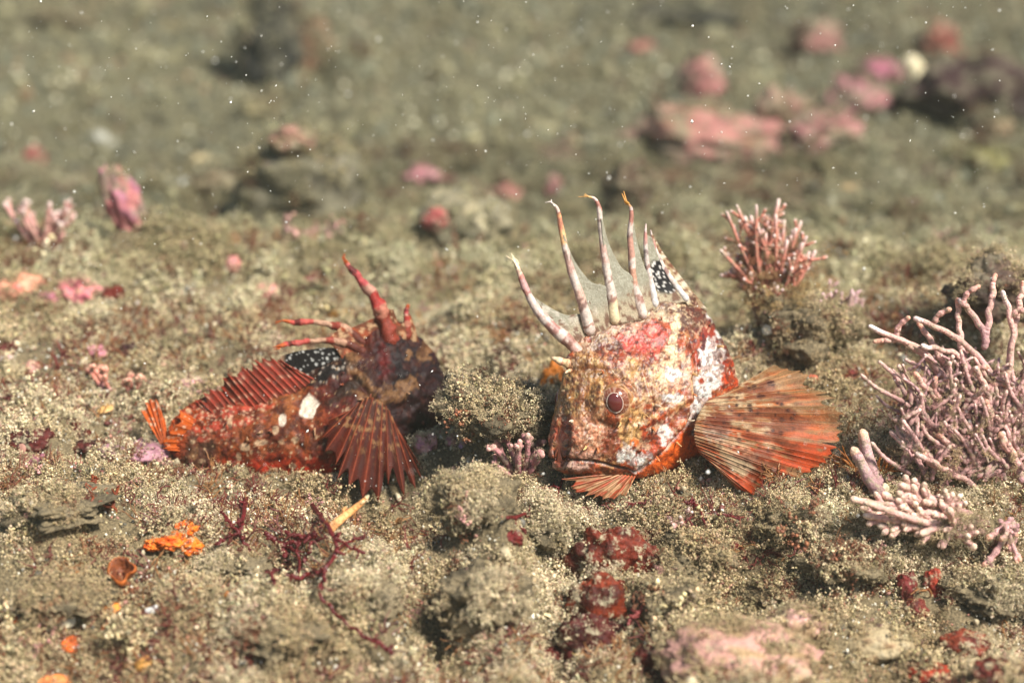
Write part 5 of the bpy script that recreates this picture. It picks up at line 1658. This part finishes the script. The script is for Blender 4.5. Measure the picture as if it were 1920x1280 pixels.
# ------------------------------------------------------------------ the blurred slope behind
GREYR, OLIVE = S(132, 124, 100), S(120, 112, 84)
FAR = [
    (565, 350, 120, 100, GREYR, OLIVE, 'large rounded grey boulder behind the dark fish', 'boulder', dict(depth=.8, rough=.25)),
    (545, 262, 44, 26, S(190, 132, 112), S(170, 150, 112), 'pink and cream crusted knob on top of the grey boulder', 'coralline crust', dict(d=gd(565, 410) - 90)),
    (870, 415, 92, 62, S(146, 136, 106), S(180, 166, 130), 'pale grey-green boulder behind the gap between the fish', 'boulder', dict(depth=.8, rough=.25)),
    (818, 412, 28, 22, S(190, 78, 76), S(206, 120, 110), 'red-pink patch on the pale grey-green boulder', 'coralline crust', dict(d=gd(870, 452) - 130)),
    (898, 425, 14, 26, S(214, 200, 160), S(196, 180, 140), 'cream patch on the pale grey-green boulder', 'sponge', dict(d=gd(870, 452) - 130)),
    (792, 332, 34, 22, S(214, 140, 150), S(190, 110, 116), 'rose knob above the pale grey-green boulder', 'coralline crust', {}),
    (842, 344, 22, 18, S(92, 34, 32), CRD, 'blurred maroon knob touching the far rose knob', 'encrusting sponge', {}),
    (888, 354, 18, 16, S(84, 34, 32), CRD, 'far maroon knob left of the salmon-pink knob', 'encrusting sponge', {}),
    (948, 368, 36, 24, S(204, 116, 110), S(196, 130, 120), 'salmon-pink knob left of the tallest spine tips', 'coralline crust', {}),
    (1040, 355, 18, 26, S(176, 104, 100), PKP, 'dull pink streak beside the tallest spine tips', 'coralline crust', {}),
    (400, 348, 40, 32, S(150, 128, 92), S(130, 112, 84), 'round brown pebble left of the grey boulder', 'pebble', {}),
    (378, 302, 26, 14, S(226, 204, 150), S(206, 184, 136), 'cream pebble above the round brown pebble', 'pebble', {}),
    (195, 262, 26, 10, S(206, 206, 190), S(190, 186, 170), 'white sliver pebble on the left slope', 'pebble', dict(ang=-.6)),
    (345, 345, 12, 10, S(210, 214, 210), S(200, 200, 190), 'bluish white chip left of the round brown pebble', 'pebble', {}),
    (60, 295, 20, 18, S(196, 76, 76), S(176, 80, 80), 'red-pink dot on the far left slope', 'coralline crust', {}),
    (500, 95, 60, 105, S(40, 38, 34), S(30, 30, 28), 'dark lump painted as the shaded gap between rocks on the upper left slope', 'rock', dict(rough=.5)),  # near-black colour stands in for shade between the rocks
    (588, 92, 34, 58, S(150, 116, 84), S(176, 130, 100), 'brown and pink upright stone beside the dark rock gap', 'stone', {}),
    (545, 125, 18, 22, S(196, 180, 140), S(180, 160, 124), 'cream knob at the foot of the brown upright stone', 'sponge', dict(ang=.6)),
    (490, 205, 36, 22, S(186, 170, 122), S(150, 140, 100), 'pale sandy stone under the dark rock gap', 'stone', {}),
    (1335, 258, 135, 60, S(206, 128, 120), S(160, 120, 90), 'wide pink-crusted rock on the right slope', 'coralline rock', dict(rough=.45, turf=30)),
    (1315, 160, 42, 56, S(210, 130, 128), S(196, 120, 116), 'tall pink knob rising from the wide pink rock', 'coralline crust', dict(rough=.4)),
    (1470, 215, 50, 50, S(190, 130, 116), S(140, 120, 90), 'pinkish pointed rock right of the wide pink rock', 'coralline rock', dict(rough=.5)),
    (1265, 238, 62, 40, S(200, 128, 116), S(150, 120, 88), 'rounded pink hump at the left end of the wide pink rock', 'coralline rock', dict(rough=.5)),
    (1408, 288, 84, 30, S(196, 130, 118), S(150, 118, 84), 'low pink step below the wide pink rock', 'coralline rock', dict(rough=.5)),
    (1545, 245, 70, 34, S(196, 124, 122), S(150, 118, 90), 'pink saddle joining the pointed rock and the rose rock', 'coralline rock', dict(rough=.5)),
    (1610, 195, 62, 50, S(206, 124, 134), S(176, 104, 110), 'rose rock left of the pale three-lobed sponge', 'coralline rock', dict(rough=.4)),
    (1650, 140, 44, 32, S(206, 110, 138), S(186, 96, 116), 'magenta-pink knob on top of the rose rock', 'coralline crust', {}),
    (1535, 75, 46, 38, S(190, 116, 112), S(130, 116, 92), 'faded pink patch high on the right slope', 'coralline crust', dict(rough=.5)),
    (1762, 78, 40, 34, S(184, 70, 64), S(150, 90, 70), 'brick-red patch near the upper right corner', 'coralline crust', dict(rough=.5)),
    (1206, 90, 28, 14, S(206, 110, 104), S(180, 104, 96), 'small coral-pink patch at the top centre right', 'coralline crust', {}),
    (1850, 175, 150, 78, S(66, 30, 30), S(46, 26, 26), 'dark maroon rock in the upper right', 'rock', dict(rough=.4, depth=.6, turf=12)),
    (1300, 20, 130, 34, S(58, 54, 44), S(44, 42, 36), 'dark ledge at the top right of centre', 'rock', dict(rough=.4)),
    (1420, 332, 260, 26, S(120, 86, 54), S(104, 80, 52), 'long brown ledge across the right slope', 'rock', dict(rough=.35, depth=.5)),
    (1600, 352, 90, 16, S(206, 170, 116), S(170, 134, 84), 'pale ochre slab at the foot of the brown ledge', 'stone', dict(rough=.3, depth=.5)),
    (1520, 284, 34, 28, S(166, 112, 104), S(140, 110, 84), 'muted mauve knob under the pinkish pointed rock', 'coralline crust', {}),
    (1830, 300, 60, 34, S(150, 144, 80), S(128, 120, 76), 'yellow-green mossy stone at the right', 'stone', {}),
    (1860, 240, 40, 26, S(186, 156, 120), S(150, 130, 96), 'beaded tan stone below the maroon rock', 'stone', dict(rough=.5)),
    (1180, 360, 44, 52, S(120, 100, 74), S(96, 66, 52), 'brown tufted stone behind the right-hand spine tips', 'stone', dict(rough=.5)),
    (1250, 365, 50, 14, S(180, 176, 140), S(150, 146, 112), 'pale flat stone right of the spine tips', 'stone', {}),
    (660, 130, 40, 30, S(160, 160, 130), S(130, 130, 104), 'pale greenish stone left of the top centre', 'stone', {}),
    (1010, 290, 90, 20, S(112, 86, 60), S(96, 84, 62), 'low brown ridge above the spine tips', 'rock', dict(depth=.6)),
    (110, 40, 70, 30, S(140, 118, 82), S(112, 100, 74), 'tan stone in the top left corner', 'stone', {}),
    (230, 385, 34, 76, S(214, 118, 118), S(190, 120, 140), 'tall leaning pink coralline lump on the left shelf edge', 'coralline crust', dict(ang=.35, d=gd(235, 440), rough=.4)),
]
NAMES.update({'boulder': 'boulder', 'pebble': 'pebble', 'rock': 'rock', 'coralline rock': 'coralline_rock'})
for k, (x, y, rx, ry, c1, c2, lab, cat, ex) in enumerate(FAR):
    c1, c2 = c1 * .62, c2 * .62  # background colours dimmed to paint in the light's falloff
    ex = dict(dict(rough=.45, freq=2.4, turf=int(rx * ry / (38 if cat in ('boulder', 'stone', 'rock') else 160))), **ex)
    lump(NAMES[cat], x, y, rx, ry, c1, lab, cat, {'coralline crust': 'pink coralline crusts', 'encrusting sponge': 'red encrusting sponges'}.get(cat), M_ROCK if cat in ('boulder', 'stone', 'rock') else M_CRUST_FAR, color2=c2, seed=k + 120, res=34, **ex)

# pale three-lobed sponge on the maroon rock
d3 = gd(1740, 205) - 60
tri = thing('lobed_sponge', tuple(P(1740, 195, d3)), 'pale cream three-lobed sponge in front of the dark maroon rock', 'sponge')
for k, ln in enumerate(([(1738, 180), (1722, 148), (1708, 118)], [(1738, 180), (1770, 160), (1796, 140)], [(1740, 178), (1728, 172), (1714, 178)])):
    q = [(x, y) for x, y in ln]
    s = (DIST + d3 * SPX) / DIST
    branch(tri, q, 26 * s, 17 * s, d3, S(206, 190, 150), S(214, 200, 160), S(220, 206, 170), 700 + k, 'lobe', False, M_SPONGE, 1, 16)

# ------------------------------------------------------------------ turf, grains and pebbles over everything
coll = bpy.data.collections.new('turf_sources')
NT = 12
for i in range(NT):
    tuft_proto(coll, i, 7 + i % 4, 9 + i % 3, 1.3, (.056, .044, .038)[i % 3])
coll2 = bpy.data.collections.new('filament_sources')
for i in range(6):
    strand_proto(coll2, i)
coll3 = bpy.data.collections.new('pebble_sources')
for i in range(8):
    pebble_proto(coll3, i)


def euler_from_normal(nrm, g):
    """XYZ euler turning +Z to the normal with a random spin"""
    n = nrm / (np.linalg.norm(nrm, axis=1, keepdims=True) + 1e-9)
    ry = np.arcsin(np.clip(n[:, 0], -1, 1))
    rx = np.arctan2(-n[:, 1], n[:, 2])
    # Rx * Ry * Rz order: v = Rz Ry Rx in blender for XYZ; spin via small random tilt instead
    return np.stack([rx, np.arctan2(n[:, 0], np.hypot(n[:, 1], n[:, 2])), g.uniform(-.6, .6, len(n))], -1)


def floor_points(n, x0, x1, y0, y1, g, eps=.02):
    x, y = g.uniform(x0, x1, n), g.uniform(y0, y1, n)
    z = H(x, y)
    p = np.stack([x, y, z], -1)
    k = in_view(p)
    p = p[k]
    e = eps
    nx = -(H(p[:, 0] + e, p[:, 1]) - p[:, 2]) / e
    ny = -(H(p[:, 0], p[:, 1] + e) - p[:, 2]) / e
    return p, np.stack([nx, ny, np.ones(len(p))], -1)


g = np.random.default_rng(2024)
SAND, SAND2, SAND3, OLV, RUST, PNK, DARK_ = S(214, 191, 147), S(194, 169, 126), S(230, 209, 168), S(164, 146, 105), S(134, 84, 56), S(206, 150, 138), S(84, 70, 52)
pts, nrm = [], []
for args in ((88000, -1.6, 1.6, -1.45, .45), (56000, -1.9, 1.9, .4, 1.75), (20000, -2.6, 2.6, 1.7, 3.6), (6000, -4.2, 4.2, 3.4, 9.5)):
    a, b = floor_points(*args, g)
    pts.append(a)
    nrm.append(b)
pts, nrm = np.vstack(pts), np.vstack(nrm)


def dress(p, gate=True):
    """clumping, size and colour of the turf at points of the floor or of stones"""
    cl = fbm(p[:, 0] * 17, p[:, 1] * 17, p[:, 2] * 9, 3, 301)
    keep = cl + .13 * g.normal(size=len(p)) > (-.13 if gate else -.3)
    s = (.011 + g.gamma(2.2, .0062, len(p))) * (.85 + 1.1 * np.clip(cl, -.4, .8)) * (1 + .25 * smooth(p[:, 1], .3, 1.4) + .7 * smooth(p[:, 1], 1.4, 3) + 1.6 * smooth(p[:, 1], 3, 7))
    ct = fbm(p[:, 0] * 5, p[:, 1] * 5, 0, 3, 303)
    t = np.where((ct > .12)[:, None], SAND3, SAND)
    t = np.where((ct < -.2)[:, None], SAND2, t)
    w = g.uniform(size=len(p))
    t = np.where((w < .14)[:, None], OLV, t)
    t = np.where((w > .965)[:, None], RUST, t)
    rusty = fbm(p[:, 0] * 7, p[:, 1] * 7, 3, 2, 305) > .30
    t = np.where((rusty & (g.uniform(size=len(p)) < .35))[:, None], RUST, t)
    t = np.where((g.uniform(size=len(p)) < .012)[:, None], PNK, t)
    t = t * g.uniform(.78, 1.15, (len(p), 1)) * (1 - .45 * smooth(p[:, 1], .7, 3.2))[:, None] * (1 - smooth(p[:, 1], .3, 1.6)[:, None] * np.array([[.16, .06, .10]]))  # light falloff painted in: tint dims with distance, also turning more olive
    return keep, s, t


keep, scl, tint = dress(pts)
pts, nrm, scl, tint = pts[keep], nrm[keep], scl[keep], tint[keep]
for a, b, s, t in EXTRA:
    if t is None:
        keep, s, t = dress(a, False)
        a, b, s, t = a[keep], b[keep], s[keep], t[keep]
    pts = np.vstack([pts, a])
    nrm = np.vstack([nrm, b])
    scl = np.concatenate([scl, s * g.uniform(.8, 1.15, len(a))])
    tint = np.vstack([tint, t * g.uniform(.85, 1.12, (len(a), 1))])
nn = nrm / np.linalg.norm(nrm, axis=1, keepdims=True) + g.normal(0, .28, nrm.shape)
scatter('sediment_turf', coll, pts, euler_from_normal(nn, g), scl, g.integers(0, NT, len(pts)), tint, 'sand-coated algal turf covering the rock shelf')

# filaments
p, n_ = floor_points(13000, -1.7, 1.7, -1.4, 1.5, g)
fl = fbm(p[:, 0] * 4, p[:, 1] * 4, 5, 3, 311)
k = fl + .2 * g.normal(size=len(p)) > .22
p, n_ = p[k], n_[k]
ct = np.where((g.uniform(size=len(p)) < .55)[:, None], S(112, 50, 42), S(150, 104, 62)) * g.uniform(.7, 1.2, (len(p), 1))
scatter('filamentous_algae', coll2, p, euler_from_normal(n_ + g.normal(0, .4, n_.shape), g), g.uniform(.025, .055, len(p)), g.integers(0, 6, len(p)), ct, 'fine red and brown filaments growing through the turf')

# loose grains and shell hash near, pebbles on the far slope
p, n_ = floor_points(40000, -1.7, 1.7, -1.45, 1.6, g)
p = p + np.array([0, 0, .008]) + g.normal(0, .003, p.shape)
w = g.uniform(size=len(p))
ct = np.where((w < .35)[:, None], S(232, 226, 206), np.where((w < .6)[:, None], S(200, 180, 136), np.where((w < .85)[:, None], S(96, 92, 80), S(190, 130, 110))))
scatter('sand_grains', coll3, p, g.uniform(-3, 3, (len(p), 3)), np.minimum(g.gamma(2.0, .0008, len(p)) + .0013, .0058), g.integers(0, 8, len(p)), ct, 'loose sand grains and shell hash on the turf')
p, n_ = floor_points(2600, -1.7, 1.7, -1.45, 1.5, g)
p = p + np.array([0, 0, .010])
w = g.uniform(size=len(p))
ct = np.where((w < .3)[:, None], S(176, 160, 128), np.where((w < .5)[:, None], S(110, 104, 92), np.where((w < .7)[:, None], S(176, 128, 112), np.where((w < .9)[:, None], S(206, 190, 156), S(104, 56, 48)))))
scatter('shell_hash', coll3, p, g.uniform(-3, 3, (len(p), 3)), .004 + g.gamma(1.5, .0022, len(p)), g.integers(0, 8, len(p)), ct * g.uniform(.7, 1.1, (len(p), 1)), 'small worn shell bits and stones lying in the turf')
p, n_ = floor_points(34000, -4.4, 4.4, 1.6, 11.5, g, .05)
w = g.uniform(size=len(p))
ct = np.where((w < .5)[:, None], S(104, 98, 70), np.where((w < .76)[:, None], S(94, 94, 73), np.where((w < .88)[:, None], S(130, 124, 90), np.where((w < .935)[:, None], S(116, 92, 64), S(196, 190, 160)))))  # gravel tints set low to stand for weaker light far away
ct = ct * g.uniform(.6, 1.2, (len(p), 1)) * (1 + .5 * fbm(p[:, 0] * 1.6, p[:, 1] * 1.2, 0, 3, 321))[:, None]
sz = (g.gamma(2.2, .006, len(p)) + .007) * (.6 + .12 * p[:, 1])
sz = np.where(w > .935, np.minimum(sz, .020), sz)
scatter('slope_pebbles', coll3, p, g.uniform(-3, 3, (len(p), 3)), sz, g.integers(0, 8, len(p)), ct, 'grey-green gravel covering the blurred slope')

# suspended specks in the water
g = np.random.default_rng(99)
n = 2300
d = np.concatenate([np.concatenate([g.normal(0, 130, 800), g.normal(0, 480, 800)]), g.uniform(-900, 1500, n - 1600)])
px, py = g.uniform(-40, 1960, n), g.uniform(-40, 1000, n)
c = P(px, py, d)
c = c[c[:, 2] > H(c[:, 0], c[:, 1]) + .03]
v, f = octas(c, .0006 + g.gamma(1.1, .0006, len(c)), g, .85)
o = obj('suspended_particles', v, f, M_FLAKE, None, np.array([.78, .76, .68]), False)
tag(o, 'tiny pale specks drifting in the water', None, None, 'stuff')

# ------------------------------------------------------------------ the water itself
hb = make_mesh('haze', [(x, y, z) for z in (-2.2, 6.0) for y in (-6.0, 20.5) for x in (-10.5, 10.5)],
               [(0, 2, 3, 1), (4, 5, 7, 6), (0, 1, 5, 4), (2, 6, 7, 3), (0, 4, 6, 2), (1, 3, 7, 5)], None, False)
mw = bpy.data.materials.new('sea_water')
mw.use_nodes = True
for nd in list(mw.node_tree.nodes):
    if nd.type != 'OUTPUT_MATERIAL':
        mw.node_tree.nodes.remove(nd)
pv = mw.node_tree.nodes.new('ShaderNodeVolumePrincipled')
pv.inputs['Color'].default_value = (0.66, 0.69, 0.53, 1)
pv.inputs['Density'].default_value = 0.006
pv.inputs['Anisotropy'].default_value = 0.0
mw.node_tree.links.new(pv.outputs[0], mw.node_tree.nodes['Material Output'].inputs['Volume'])
hb.materials.append(mw)
tag(link(bpy.data.objects.new('haze', hb)), 'slightly cloudy sea water filling the whole view', None, None, 'stuff')
